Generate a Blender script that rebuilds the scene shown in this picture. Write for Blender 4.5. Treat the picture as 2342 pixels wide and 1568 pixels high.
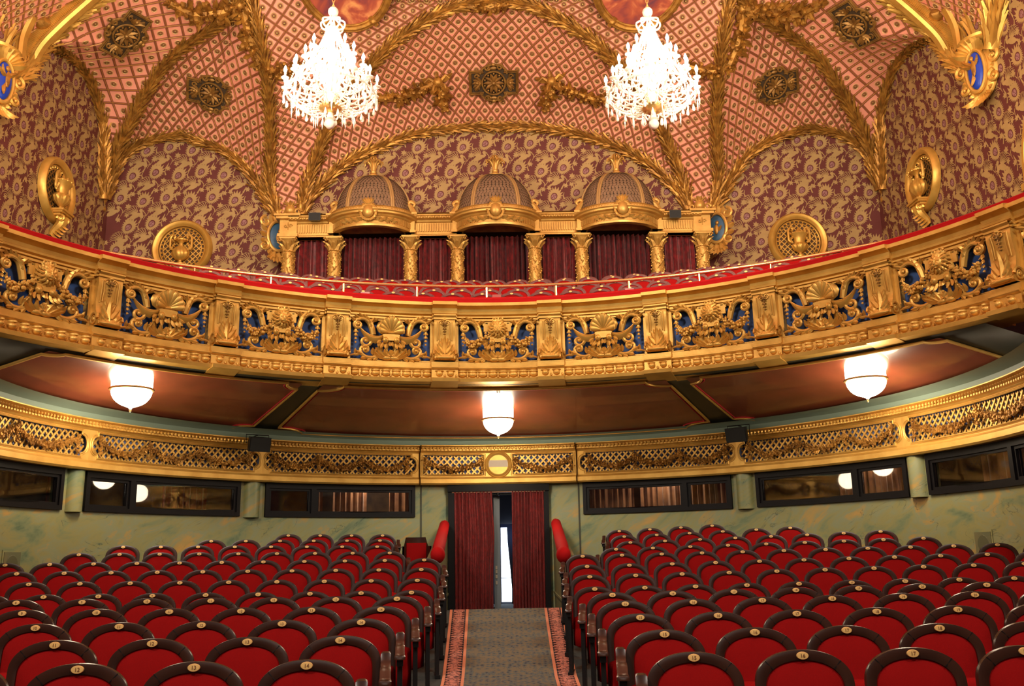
import bpy, math, random, os
from mathutils import Vector, Matrix
from mathutils.bvhtree import BVHTree
R = random.Random(7)
PI = math.pi
sin, cos = math.sin, math.cos
for o in list(bpy.data.objects): bpy.data.objects.remove(o)
scene = bpy.context.scene
COL = scene.collection

# ------------------------------------------------------------------ camera
F_PX = 2100.0; PIT, ROL, YAW = 0.230018, 0.018301, 0.016097
fw = Vector((sin(YAW)*cos(PIT), cos(YAW)*cos(PIT), sin(PIT)))
rt = Vector((cos(YAW), -sin(YAW), 0)); up = rt.cross(fw)
rt2 = rt*cos(ROL) - up*sin(ROL); up2 = rt*sin(ROL) + up*cos(ROL)
cam_d = bpy.data.cameras.new('camera'); cam = bpy.data.objects.new('camera', cam_d); COL.objects.link(cam)
cam_d.sensor_width = 36; cam_d.sensor_fit = 'HORIZONTAL'; cam_d.lens = F_PX/2342*36
cam_d.clip_start = 0.05; cam_d.clip_end = 200
cam.matrix_world = Matrix(((rt2.x, up2.x, -fw.x, 0), (rt2.y, up2.y, -fw.y, 0), (rt2.z, up2.z, -fw.z, 0), (0, 0, 0, 1)))
scene.camera = cam

def ray(px, py): return fw + rt2*((px-1171)/F_PX) + up2*((784-py)/F_PX)
def at(px, py, X=None, Y=None, Z=None):
    """point of the place seen at a photo pixel, on a plane X=, Y= or Z="""
    d = ray(px, py)
    t = X/d.x if X is not None else (Y/d.y if Y is not None else Z/d.z)
    return d*t

# ------------------------------------------------------------------ world, lights, exposure
w = bpy.data.worlds.new('world'); scene.world = w; w.use_nodes = True
w.node_tree.nodes['Background'].inputs[0].default_value = (1.0, 0.80, 0.62, 1)
w.node_tree.nodes['Background'].inputs[1].default_value = 0.11
vs = scene.view_settings
vs.view_transform = 'Standard'; vs.look = 'None'; vs.gamma = 1; vs.use_curve_mapping = False
vs.exposure = 0.0
def area(name, loc, target, size, power, color, sy=None):
    l = bpy.data.lights.new(name, 'AREA'); l.energy = power; l.color = color; l.size = size
    if sy: l.shape = 'RECTANGLE'; l.size_y = sy
    o = bpy.data.objects.new(name, l); COL.objects.link(o); o.location = loc
    d = Vector(target)-Vector(loc); o.rotation_euler = d.to_track_quat('-Z', 'Y').to_euler(); return o
def point(name, loc, power, color, r=0.1):
    l = bpy.data.lights.new(name, 'POINT'); l.energy = power; l.color = color; l.shadow_soft_size = r
    o = bpy.data.objects.new(name, l); COL.objects.link(o); o.location = loc; return o
WARM = (1.0, 0.80, 0.55); WHITE = (1.0, 0.90, 0.78)
# stage work lights in front of the house, high above the photographer
area('stage_light', (-7, -2, 11), (-2, 17, 6), 2.5, 1500, WHITE)
area('stage_light', (7, -2, 11), (2, 17, 6), 2.5, 1150, WHITE)
area('stage_light', (0, -3, 4), (0, 12, -1), 3.0, 90, WHITE)
# fill lights added in mid-air, without fixtures, to brighten the vault from below
area('vault_fill', (-5.5, 12, 7.5), (-3, 21, 14), 3.0, 800, WARM)
area('vault_fill', (5.5, 12, 7.5), (3, 21, 14), 3.0, 800, WARM)

# ------------------------------------------------------------------ materials
def mk(name):
    m = bpy.data.materials.new(name); m.use_nodes = True
    n = m.node_tree; return m, n, n.nodes['Principled BSDF']
def mat(name, c, rough=.5, metal=0, noise=0, c2=None, scale=8, bump=0, bscale=30, coat=0, sheen=0, em=None, es=0, trans=0, ior=1.45, spec=.5):
    m, n, b = mk(name); I = b.inputs
    I['Base Color'].default_value = (*c, 1); I['Roughness'].default_value = rough; I['Metallic'].default_value = metal
    I['Coat Weight'].default_value = coat; I['Sheen Weight'].default_value = sheen
    I['Transmission Weight'].default_value = trans; I['IOR'].default_value = ior
    I['Specular IOR Level'].default_value = spec
    if em: I['Emission Color'].default_value = (*em, 1); I['Emission Strength'].default_value = es
    tc = n.nodes.new('ShaderNodeTexCoord')
    if c2:
        t = n.nodes.new('ShaderNodeTexNoise'); t.inputs['Scale'].default_value = scale; t.inputs['Detail'].default_value = 5
        r = n.nodes.new('ShaderNodeValToRGB'); r.color_ramp.elements[0].position = .35; r.color_ramp.elements[1].position = .68
        r.color_ramp.elements[0].color = (*c, 1); r.color_ramp.elements[1].color = (*c2, 1)
        n.links.new(tc.outputs['Object'], t.inputs['Vector']); n.links.new(t.outputs[0], r.inputs[0]); n.links.new(r.outputs[0], I['Base Color'])
    if bump:
        t = n.nodes.new('ShaderNodeTexNoise'); t.inputs['Scale'].default_value = bscale; t.inputs['Detail'].default_value = 4
        bp = n.nodes.new('ShaderNodeBump'); bp.inputs['Strength'].default_value = bump; bp.inputs['Distance'].default_value = .02
        n.links.new(tc.outputs['Object'], t.inputs['Vector']); n.links.new(t.outputs[0], bp.inputs['Height']); n.links.new(bp.outputs[0], I['Normal'])
    return m
M = {}
M['gold'] = mat('gold_leaf', (.58, .315, .058), .42, .5, c2=(.74, .44, .10), scale=3, bump=.08, bscale=22)
M['goldrib'] = mat('aged_gold', (.26, .115, .022), .45, .5, c2=(.56, .28, .05), scale=5, bump=.3, bscale=20)
M['bronze'] = mat('bronze_gilding', (.20, .10, .025), .45, .5, c2=(.40, .21, .05), scale=7)
M['frieze'] = mat('frieze_gold', (.60, .33, .065), .42, .45, c2=(.76, .46, .11), scale=3, bump=.12, bscale=18)
M['blue'] = mat('blue_paint', (.03, .08, .27), .6, c2=(.06, .13, .32), scale=6)
M['dusty'] = mat('dusty_blue', (.13, .17, .38), .7)
M['pink'] = mat('rose_plaster', (.80, .30, .20), .75, c2=(.86, .36, .25), scale=1.2)
M['groove'] = mat('brown_groove', (.27, .08, .045), .7)
M['latt'] = mat('lattice_gilding', (.40, .19, .05), .5, .3)
M['ringc'] = mat('cream_ring', (.62, .42, .17), .5, .2)
M['boss'] = mat('boss_gold', (.30, .19, .06), .35, .5)
M['maroon'] = mat('wallpaper_ground', (.115, .024, .018), .75, c2=(.135, .030, .026), scale=2)
M['tan'] = mat('wallpaper_pattern', (.37, .235, .088), .6, c2=(.43, .275, .105), scale=3)
M['lilac'] = mat('wallpaper_lilac', (.36, .20, .20), .7, c2=(.20, .06, .06), scale=30)
M['velvet'] = mat('red_velvet', (.40, .010, .012), .85, sheen=.05, bump=.15, bscale=200)
M['seatred'] = mat('red_upholstery', (.27, .0035, .0035), .9, spec=.12, c2=(.22, .003, .003), scale=2.5, bump=.1, bscale=200)
M['brightvelvet'] = mat('bright_red_velvet', (.38, .005, .006), .8, spec=.15)
M['curtain'] = mat('curtain_velvet', (.19, .007, .010), .42, sheen=.12, c2=(.06, .003, .004), scale=9, bump=.4, bscale=60)
M['doorcurtain'] = mat('door_curtain_velvet', (.21, .010, .008), .6, sheen=.06, c2=(.12, .006, .005), scale=14, bump=.5, bscale=60)
M['wood'] = mat('dark_wood', (.050, .018, .010), .30, c2=(.026, .009, .006), scale=4, spec=.4)
M['wood2'] = mat('lit_mahogany', (.15, .035, .028), .45, c2=(.11, .025, .02), scale=4)  # dark wood for balcony frames, with the strong light there put into its colour
M['black'] = mat('black_iron', (.006, .006, .006), .35)
M['plate'] = mat('number_plate', (.80, .50, .17), .4, .2)
M['digit'] = mat('plate_digits', (.16, .05, .015), .5)
M['brass'] = mat('polished_brass', (.95, .66, .28), .18, .9)
M['scale'] = mat('dome_slate', (.21, .125, .070), .5, c2=(.27, .165, .10), scale=5)
M['scaledark'] = mat('dome_joints', (.05, .028, .015), .7)
M['domerib'] = mat('dome_ribs', (.42, .25, .09), .5, .3)
M['kiosk'] = mat('kiosk_gold', (.50, .265, .058), .42, .45, c2=(.62, .36, .09), scale=4, bump=.08, bscale=25)
M['spk'] = mat('speaker_black', (.012, .012, .013), .5)
M['frame'] = mat('window_frame_dark', (.005, .004, .0045), .5, spec=.25)
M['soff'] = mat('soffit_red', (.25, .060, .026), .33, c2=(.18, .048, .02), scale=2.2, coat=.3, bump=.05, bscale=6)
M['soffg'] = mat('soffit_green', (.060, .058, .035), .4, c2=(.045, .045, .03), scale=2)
M['cove'] = mat('cove_blue_green', (.20, .27, .22), .5)
M['lampglass'] = mat('lit_opal_glass', (1, .95, .85), .3, em=(1, .90, .72), es=16)
M['crystal'] = mat('crystal_glass', (1, .96, .88), .12, trans=.35, ior=1.5)
M['bulb'] = mat('lit_candle_bulb', (1, .9, .7), .3, em=(1, .84, .58), es=60)
M['ball'] = mat('crystal_ball', (.95, .92, .88), .05, trans=.6, ior=1.5)
M['gold2'] = mat('chandelier_gilt', (.85, .55, .2), .3, .8)
M['doorgrey'] = mat('door_paint_grey', (.12, .14, .15), .45)
M['dark'] = mat('dark_lobby', (.012, .014, .022), .7)
M['day'] = mat('daylit_glass', (.5, .6, .9), .5, em=(.75, .86, 1), es=5)
M['lobby'] = mat('lobby_blue', (.05, .08, .2), .6)
M['btan'] = mat('lobby_curtain', (.30, .13, .05), .7, c2=(.16, .06, .025), scale=5, sheen=.3)
M['lobbywall'] = mat('lobby_wall', (.05, .03, .02), .6, c2=(.16, .09, .035), scale=3)
M['cartblue'] = mat('cartouche_blue', (.012, .05, .42), .35)
M['cartdull'] = mat('cartouche_dull_blue', (.03, .085, .16), .45)
M['floorm'] = mat('floor_dark_green', (.030, .042, .038), .8, c2=(.02, .028, .026), scale=12)
M['knee'] = mat('knee_wall_olive', (.20, .17, .07), .6, c2=(.13, .14, .07), scale=2)
M['boxbrown'] = mat('acrylic_box', (.35, .10, .08), .3)

def node_marble():
    m, n, b = mk('green_marbling'); L = n.links.new
    tc = n.nodes.new('ShaderNodeTexCoord')
    mp = n.nodes.new('ShaderNodeMapping'); mp.vector_type = 'TEXTURE'; mp.inputs['Rotation'].default_value = (0, -.6, 0); mp.inputs['Scale'].default_value = (1.5, 1.2, .45)
    L(tc.outputs['Object'], mp.inputs[0])
    t = n.nodes.new('ShaderNodeTexNoise'); t.inputs['Scale'].default_value = 1.5; t.inputs['Detail'].default_value = 7; t.inputs['Roughness'].default_value = .6; t.inputs['Distortion'].default_value = .5
    L(mp.outputs[0], t.inputs[0])
    r = n.nodes.new('ShaderNodeValToRGB'); e = r.color_ramp.elements
    e[0].position = .30; e[0].color = (.10, .155, .085, 1); e[1].position = .72; e[1].color = (.52, .29, .07, 1)
    for p, c in ((.40, (.20, .24, .12)), (.48, (.29, .27, .10)), (.56, (.25, .28, .155)), (.62, (.40, .28, .085))):
        k = e.new(p); k.color = (*c, 1)
    L(t.outputs[0], r.inputs[0])
    v = n.nodes.new('ShaderNodeTexNoise'); v.inputs['Scale'].default_value = 1.3; v.inputs['Detail'].default_value = 9; v.inputs['Distortion'].default_value = 1.0
    L(mp.outputs[0], v.inputs[0])
    s = n.nodes.new('ShaderNodeMath'); s.operation = 'SUBTRACT'; s.inputs[1].default_value = .5; L(v.outputs[0], s.inputs[0])
    a = n.nodes.new('ShaderNodeMath'); a.operation = 'ABSOLUTE'; L(s.outputs[0], a.inputs[0])
    r2 = n.nodes.new('ShaderNodeValToRGB'); r2.color_ramp.elements[0].color = (.75, .75, .75, 1); r2.color_ramp.elements[1].color = (0, 0, 0, 1); r2.color_ramp.elements[1].position = .008
    L(a.outputs[0], r2.inputs[0])
    k2 = n.nodes.new('ShaderNodeTexNoise'); k2.inputs['Scale'].default_value = 1.9; k2.inputs['Detail'].default_value = 2; L(mp.outputs[0], k2.inputs[0])
    rk = n.nodes.new('ShaderNodeValToRGB'); rk.color_ramp.elements[0].position = .50; rk.color_ramp.elements[1].position = .60; L(k2.outputs[0], rk.inputs[0])
    mk_ = n.nodes.new('ShaderNodeMath'); mk_.operation = 'MULTIPLY'; L(r2.outputs[0], mk_.inputs[0]); L(rk.outputs[0], mk_.inputs[1])
    mx = n.nodes.new('ShaderNodeMix'); mx.data_type = 'RGBA'; L(mk_.outputs[0], mx.inputs[0]); L(r.outputs[0], mx.inputs[6]); mx.inputs[7].default_value = (.045, .07, .055, 1)
    L(mx.outputs[2], b.inputs['Base Color']); b.inputs['Roughness'].default_value = .42
    return m
M['marble'] = node_marble()

def node_carpet():
    m, n, b = mk('patterned_carpet'); L = n.links.new
    tc = n.nodes.new('ShaderNodeTexCoord')
    mp = n.nodes.new('ShaderNodeMapping'); mp.inputs['Scale'].default_value = (1, .6, 1); L(tc.outputs['Object'], mp.inputs[0])
    v = n.nodes.new('ShaderNodeTexVoronoi'); v.inputs['Scale'].default_value = 17; v.inputs['Randomness'].default_value = .55; L(mp.outputs[0], v.inputs['Vector'])
    t = n.nodes.new('ShaderNodeTexNoise'); t.inputs['Scale'].default_value = 28; t.inputs['Detail'].default_value = 3; L(mp.outputs[0], t.inputs[0])
    mm = n.nodes.new('ShaderNodeMath'); mm.operation = 'ADD'; L(v.outputs['Distance'], mm.inputs[0]); L(t.outputs[0], mm.inputs[1])
    r = n.nodes.new('ShaderNodeValToRGB'); e = r.color_ramp.elements
    e[0].position = .60; e[0].color = (.022, .026, .036, 1); e[1].position = 1.12; e[1].color = (.14, .125, .075, 1)
    for p, c in ((.72, (.055, .080, .085)), (.84, (.095, .125, .115)), (.98, (.07, .08, .07))): k = e.new(p); k.color = (*c, 1)
    L(mm.outputs[0], r.inputs[0]); L(r.outputs[0], b.inputs['Base Color']); b.inputs['Roughness'].default_value = .95
    return m
M['carpet'] = node_carpet()
def node_border():
    m, n, b = mk('carpet_border'); L = n.links.new
    tc = n.nodes.new('ShaderNodeTexCoord')
    v = n.nodes.new('ShaderNodeTexNoise'); v.inputs['Scale'].default_value = 22; v.inputs['Detail'].default_value = 2; v.inputs['Distortion'].default_value = 1.5; L(tc.outputs['Object'], v.inputs['Vector'])
    r = n.nodes.new('ShaderNodeValToRGB'); e = r.color_ramp.elements; r.color_ramp.interpolation = 'LINEAR'
    e[0].position = .44; e[0].color = (.12, .05, .045, 1); e[1].position = .50; e[1].color = (.55, .22, .15, 1)
    L(v.outputs[0], r.inputs[0]); L(r.outputs[0], b.inputs['Base Color']); b.inputs['Roughness'].default_value = .95
    return m
M['border'] = node_border()
M['stripe'] = mat('carpet_stripe', (.62, .25, .13), .95)
M['cdark'] = mat('carpet_dark_edge', (.03, .025, .03), .95)
def node_paint(name, seed):
    m, n, b = mk(name); L = n.links.new
    tc = n.nodes.new('ShaderNodeTexCoord')
    mp = n.nodes.new('ShaderNodeMapping'); mp.inputs['Location'].default_value = (seed, seed*.7, 0); L(tc.outputs['Object'], mp.inputs[0])
    v = n.nodes.new('ShaderNodeTexNoise'); v.inputs['Scale'].default_value = 1.6; v.inputs['Detail'].default_value = 4; v.inputs['Distortion'].default_value = 1.2; L(mp.outputs[0], v.inputs['Vector'])
    r = n.nodes.new('ShaderNodeValToRGB'); e = r.color_ramp.elements
    e[0].position = .3; e[0].color = (.10, .04, .08, 1); e[1].position = .72; e[1].color = (.75, .34, .12, 1)
    for p, c in ((.45, (.30, .06, .05)), (.55, (.45, .10, .05)), (.62, (.60, .20, .09))): k = e.new(p); k.color = (*c, 1)
    L(v.outputs[0], r.inputs[0]); L(r.outputs[0], b.inputs['Base Color']); b.inputs['Roughness'].default_value = .5
    return m
M['paint1'] = node_paint('painted_canvas', 1.0); M['paint2'] = node_paint('painted_canvas_b', 5.0)

# glass that reflects, panes of the windows
def glass():
    m, n, b = mk('window_glass'); b.inputs['Base Color'].default_value = (.9, .9, .9, 1)
    b.inputs['Roughness'].default_value = .02; b.inputs['Transmission Weight'].default_value = 1; b.inputs['IOR'].default_value = 1.45
    return m
M['glass'] = glass()

# ------------------------------------------------------------------ mesh builder
def frame_of(d, upv=Vector((0, 0, 1))):
    z = Vector(d).normalized()
    x = Vector(upv).cross(z)
    if x.length < 1e-4: x = Vector((1, 0, 0)).cross(z)
    if x.length < 1e-4: x = Vector((0, 1, 0)).cross(z)
    x.normalize(); y = z.cross(x); return x, y, z
class MB:
    def __init__(s): s.v = []; s.f = []; s.m = []; s.mi = 0
    def add(s, vs, fs, mi=None):
        b = len(s.v); s.v.extend([Vector(p) for p in vs]); mi = s.mi if mi is None else mi
        for f in fs: s.f.append([b+i for i in f]); s.m.append(mi)
    def box(s, c, d, rot=None, mi=None):
        c = Vector(c); h = [a/2 for a in d]
        P = [Vector((sx*h[0], sy*h[1], sz*h[2])) for sx in (-1, 1) for sy in (-1, 1) for sz in (-1, 1)]
        if rot is not None: P = [rot @ p for p in P]
        s.add([c+p for p in P], [(0, 1, 3, 2), (4, 6, 7, 5), (0, 4, 5, 1), (2, 3, 7, 6), (0, 2, 6, 4), (1, 5, 7, 3)], mi)
    def grid(s, P, cu=False, cv=False, mi=None, flip=False):
        n, k = len(P), len(P[0]); vs = [p for row in P for p in row]; fs = []
        for i in range(n if cu else n-1):
            for j in range(k if cv else k-1):
                a, b, c, d = i*k+j, i*k+(j+1) % k, ((i+1) % n)*k+(j+1) % k, ((i+1) % n)*k+j
                fs.append((a, d, c, b) if flip else (a, b, c, d))
        s.add(vs, fs, mi)
    def tube(s, pts, r, n=8, closed=False, mi=None, flat=1.0, upv=(0, 0, 1)):
        pts = [Vector(p) for p in pts]; k = len(pts); rows = []
        px = None
        for i, p in enumerate(pts):
            d = pts[(i+1) % k]-pts[i-1] if closed else pts[min(i+1, k-1)]-pts[max(i-1, 0)]
            if d.length < 1e-9: d = Vector((0, 0, 1))
            d.normalize()
            if px is None: x, y, z = frame_of(d, upv)
            else:
                x = px - d*px.dot(d)
                if x.length < 1e-5: x, y, z = frame_of(d, upv)
                x.normalize(); y = d.cross(x)
            px = x
            rr = r[i] if isinstance(r, (list, tuple)) else r
            rows.append([p + x*(cos(2*PI*j/n)*rr) + y*(sin(2*PI*j/n)*rr*flat) for j in range(n)])
        s.grid(rows, cu=closed, cv=True, mi=mi)
        if not closed:
            b = len(s.v)-k*n; m_ = s.mi if mi is None else mi
            s.f.append([b+j for j in range(n)]); s.m.append(m_); s.f.append([b+(k-1)*n+n-1-j for j in range(n)]); s.m.append(m_)
    def lathe(s, prof, n=16, c=(0, 0, 0), a0=0, a1=2*PI, mi=None, sx=1, sy=1, mat3=None, mod=None):
        c = Vector(c); full = abs(a1-a0-2*PI) < 1e-6; rows = []
        for (r, z) in prof:
            row = []
            for j in range(n if full else n+1):
                a = a0+(a1-a0)*j/n; rr = r*(mod(a, z) if mod else 1)
                p = Vector((cos(a)*rr*sx, sin(a)*rr*sy, z))
                if mat3 is not None: p = mat3 @ p
                row.append(c+p)
            rows.append(row)
        s.grid(rows, cv=full, mi=mi)
    def ell(s, c, r, n=8, k=5, mi=None, rot=None):
        if not isinstance(r, (tuple, list)): r = (r, r, r)
        c = Vector(c); rows = []
        for i in range(k+1):
            t = PI*i/k
            row = []
            for j in range(n):
                a = 2*PI*j/n; p = Vector((sin(t)*cos(a)*r[0], sin(t)*sin(a)*r[1], cos(t)*r[2]))
                row.append(c+(rot @ p if rot is not None else p))
            rows.append(row)
        s.grid(rows, cv=True, mi=mi)
    def leaf(s, b, d, nrm, L, W, curl=.3, mi=None, n=4, th=.0):
        """pointed ridged leaf from b along d, lying on a surface of normal nrm, tip curling out"""
        b = Vector(b); d = Vector(d).normalized(); nrm = Vector(nrm); nrm = (nrm-d*nrm.dot(d)).normalized(); sd = d.cross(nrm)
        rows = []
        for i in range(n+1):
            t = i/n; wd = W*.5*max(.04, (sin(PI*min(1, t*.85+.15)))**.8)
            c = b + d*(L*t) + nrm*(L*curl*t*t)
            rows.append([c-sd*wd-nrm*(W*.22+th), c+nrm*W*.12, c+sd*wd-nrm*(W*.22+th)])
        s.grid(rows, mi=mi)
    def spiral(s, c, a0, turns, r0, r1, ax, ay, tr0, tr1, n=14, mi=None, k=6):
        c = Vector(c); ax = Vector(ax); ay = Vector(ay); P = []; rr = []
        for i in range(n+1):
            t = i/n; a = a0+turns*2*PI*t; r = r0+(r1-r0)*t
            P.append(c+ax*(cos(a)*r)+ay*(sin(a)*r)); rr.append(tr0+(tr1-tr0)*t)
        s.tube(P, rr, k, mi=mi); return P
    def mapped(s, fn): s.v = [Vector(fn(p)) for p in s.v]; return s
    def mirror(s, idx=0):
        b = len(s.v); n = len(s.f)
        for p in s.v[:b]:
            q = p.copy(); q[idx] = -q[idx]; s.v.append(q)
        for i in range(n): s.f.append([b+k for k in reversed(s.f[i])]); s.m.append(s.m[i])
        return s
    def mesh(s, name, mats, smooth=True, ang=40):
        me = bpy.data.meshes.new(name); me.from_pydata([tuple(p) for p in s.v], [], s.f)
        for m in (mats if isinstance(mats, (list, tuple)) else [mats]): me.materials.append(m)
        if any(s.m): me.polygons.foreach_set('material_index', s.m)
        if smooth:
            me.polygons.foreach_set('use_smooth', [True]*len(s.f)); me.set_sharp_from_angle(angle=math.radians(ang))
        me.update(); return me
    def build(s, name, mats, parent=None, smooth=True, ang=40, kind=None):
        o = bpy.data.objects.new(name, s.mesh(name, mats, smooth, ang)); COL.objects.link(o)
        if parent: o.parent = parent
        if kind: o['kind'] = kind
        return o
def thing(name, label, cat, loc=(0, 0, 0), rz=0, group=None, rot=None):
    o = bpy.data.objects.new(name, None); COL.objects.link(o); o.empty_display_size = .1
    if rot is not None: o.matrix_world = Matrix.Translation(Vector(loc)) @ rot.to_4x4()
    else: o.location = loc; o.rotation_euler = (0, 0, rz)
    return tag(o, label, cat, group)
def tag(o, label, cat, group=None):
    o['label'] = label; o['category'] = cat
    if group: o['group'] = group
    return o
def struct(name, mb, mats, label=None, **k):
    o = mb.build(name, mats, **k); o['kind'] = 'structure'
    if label: o['label'] = label
    return o
def dup(o, parent=None):
    c = o.copy(); COL.objects.link(c)
    if parent: c.parent = parent
    for ch in list(o.children): dup(ch, c)
    return c
ORD = ['', 'first', 'second', 'third', 'fourth', 'fifth', 'sixth', 'seventh', 'eighth', 'ninth', 'tenth', 'eleventh', 'twelfth', 'thirteenth', 'fourteenth', 'fifteenth', 'sixteenth', 'seventeenth', 'eighteenth', 'nineteenth', 'twentieth']
ORD += ['twenty-'+x for x in ORD[1:10]] + ['thirtieth', 'thirty-first', 'thirty-second']
def resample(P, n):
    P = [Vector(p) for p in P]; L = [0]
    for a, b in zip(P, P[1:]): L.append(L[-1]+(b-a).length)
    out = []; j = 0
    for i in range(n+1):
        t = L[-1]*i/n
        while j < len(L)-2 and L[j+1] < t: j += 1
        u = (t-L[j])/max(1e-9, L[j+1]-L[j]); out.append(P[j].lerp(P[j+1], u))
    return out
def smooth_path(P, n):
    """Catmull-Rom through the points, resampled to n+1"""
    P = [Vector(p) for p in P]; Q = [P[0]*2-P[1]]+P+[P[-1]*2-P[-2]]; out = []
    for i in range(1, len(Q)-2):
        for k in range(8):
            t = k/8; a, b, c, d = Q[i-1:i+3]
            out.append(.5*((2*b)+(c-a)*t+(2*a-5*b+4*c-d)*t*t+(3*b-a-3*c+d)*t**3))
    out.append(P[-1]); return resample(out, n)
def mir(p): return Vector((-p[0], p[1], p[2]))
# ================================================================== ORCHESTRA LEVEL
WA, WB, WC = 7.15, 6.8, 12.5
def Wp(phi, y=0, z=0): return Vector(((WA-y)*sin(phi), WC+(WB-y)*cos(phi), z))
def atW(px, py, y=0):
    d = ray(px, py); a, b = WA-y, WB-y
    A = (d.x/a)**2+(d.y/b)**2; B = -2*d.y*WC/b**2; C = (WC/b)**2-1
    t = (-B+math.sqrt(max(0, B*B-4*A*C)))/(2*A); p = d*t
    return math.atan2(p.x/a, (p.y-WC)/b), p.z
RW = 7.0
def wallmap(phi0, y0=0): return lambda p: Wp(phi0+p[0]/RW, p[1]+y0, p[2])
def arcbox(mb, x0, x1, y0, y1, z0, z1, step=.12, mi=None):
    """box in wall coordinates (x along the arc), subdivided so that it bends"""
    n = max(1, int(abs(x1-x0)/step)); P = []
    for i in range(n+1):
        x = x0+(x1-x0)*i/n; P.append([Vector((x, y0, z0)), Vector((x, y1, z0)), Vector((x, y1, z1)), Vector((x, y0, z1))])
    mb.grid(P, cv=True, mi=mi)
    b = len(mb.v)-4*(n+1); m_ = mb.mi if mi is None else mi
    mb.f += [[b, b+1, b+2, b+3], [b+4*n+3, b+4*n+2, b+4*n+1, b+4*n]]; mb.m += [m_, m_]

ROWS = [[[0.991, 4.995, -0.517, -0.089, 0.009], [1.008, 5.949, -0.475, -0.093, 0.01], [0.997, 6.872, -0.431, -0.103, 0.012], [1.016, 7.814, -0.381, -0.113, 0.012], [1.028, 8.785, -0.348, -0.124, 0.013], [1.039, 10.533, -0.349, -0.14, 0.011], [1.075, 11.448, -0.236, -0.149, 0.014], [1.131, 12.367, -0.124, -0.154, 0.013], [1.157, 13.273, 0.008, -0.159, 0.009], [1.741, 14.168, 0.101, -0.168, 0.016], [2.092, 15.105, 0.21, -0.17, 0.023], [2.117, 16.016, 0.324, -0.174, 0.03], [2.154, 16.94, 0.441, -0.178, 0.035]], [[0.991, 4.923, -0.51, -0.121, 0.015], [0.986, 5.884, -0.468, -0.109, 0.011], [1.0, 6.835, -0.425, -0.1, 0.008], [0.976, 7.742, -0.385, -0.101, 0.013], [0.956, 8.734, -0.343, -0.102, 0.012], [0.995, 10.544, -0.35, -0.116, 0.01], [1.013, 11.465, -0.241, -0.133, 0.011], [1.045, 12.404, -0.124, -0.14, 0.009], [1.082, 13.327, -0.004, -0.146, 0.006], [1.672, 14.212, 0.108, -0.154, 0.011], [1.981, 15.113, 0.216, -0.162, 0.014], [2.053, 16.007, 0.33, -0.174, 0.01], [2.123, 16.918, 0.436, -0.186, 0.013]]]
PH = .885            # plate height above the floor
CNT = [[4, 5, 6, 7, 8, 10, 10, 11, 12, 9, 8, 6, 4], [4, 5, 6, 7, 8, 9, 10, 11, 12, 9, 8, 6, 4]]
def rowpt(side, i, k):
    X0, Y0, Z0, a, b = ROWS[side][i]; s = 1 if side == 0 else -1
    return Vector((s*(X0+k*.55*cos(a)), Y0+k*.55*sin(a), Z0+b*k*.55-PH)), s*a

# floor: raked platforms that follow the rows
fm = MB()
for side in (0, 1):
    P = []
    s = 1 if side == 0 else -1
    def rowline(i, dy, dz=0):
        X0 = ROWS[side][i][0]; out = []
        for k in [(1.10-X0)/.55 if i > 8 else -.5]+list(range(0, 17)):
            p, _ = rowpt(side, i, k); out.append(Vector((p.x, p.y+dy, p.z+dz)))
        return out
    P.append([q+Vector((0, -6, -.2)) for q in rowline(0, -.6)])
    for i in range(13):
        P.append(rowline(i, -.58)); P.append(rowline(i, .24))
    P.append([q+Vector((0, 2.6, .1)) for q in rowline(12, .24)])
    fm.grid(P, flip=side == 1)
# aisle ramp
CH = [(-2, -1.50), (4, -1.42), (8.5, -1.245), (10.3, -1.235), (11.4, -1.125), (12.3, -1.01), (13.3, -.88), (14.2, -.74), (15.2, -.86), (19.4, -1.0), (21.5, -1.0)]
P = []
for y, z in CH: P.append([Vector((x, y, z)) for x in (-1.25, -.9, 0, .9, 1.25)])
fm.grid(P)
struct('floor', fm, M['floorm'], smooth=False)
# carpet runner on the ramp
cp = MB(); P = [[] for _ in range(9)]
def cz(y):
    for (a, za), (b, zb) in zip(CH, CH[1:]):
        if a <= y <= b: return za+(zb-za)*(y-a)/(b-a)
    return CH[0][1]
ys = [3, 6, 8.5, 9.4, 10.3, 11.4, 12.3, 13.3, 14.2]
for y in ys:
    hw = max(.6, .715+(y-10.3)*.032); cx = .075
    P[ys.index(y)] = [Vector((cx+hw*u, y, cz(y)+.012)) for u in (-1, -.955, -.93, -.74, -.715, -.67, .67, .715, .74, .93, .955, 1)]
for j, mi in enumerate((1, 2, 3, 2, 1, 0, 1, 2, 3, 2, 1)):
    cp.grid([[r[j], r[j+1]] for r in P], mi=mi, flip=True)
# scalloped inner edges of the patterned border
for sx in (-1, 1):
    y = 3.2
    while y < 14.1:
        hw = max(.6, .715+(y-10.3)*.032)
        for u in (.74, .93):
            c = Vector((.075+sx*hw*(u+(.012 if u < .8 else -.012)), y, cz(y)+.016)); cp.add([c+Vector((.028*cos(a), .045*sin(a), 0)) for a in [i*PI/3 for i in range(6)]], [range(6)], mi=3)
        y += .13
cpo = cp.build('aisle_carpet', [M['carpet'], M['stripe'], M['cdark'], M['border']], smooth=False)
tag(cpo, 'patterned grey-green carpet runner with pink floral borders up the centre aisle', 'carpet')

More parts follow.
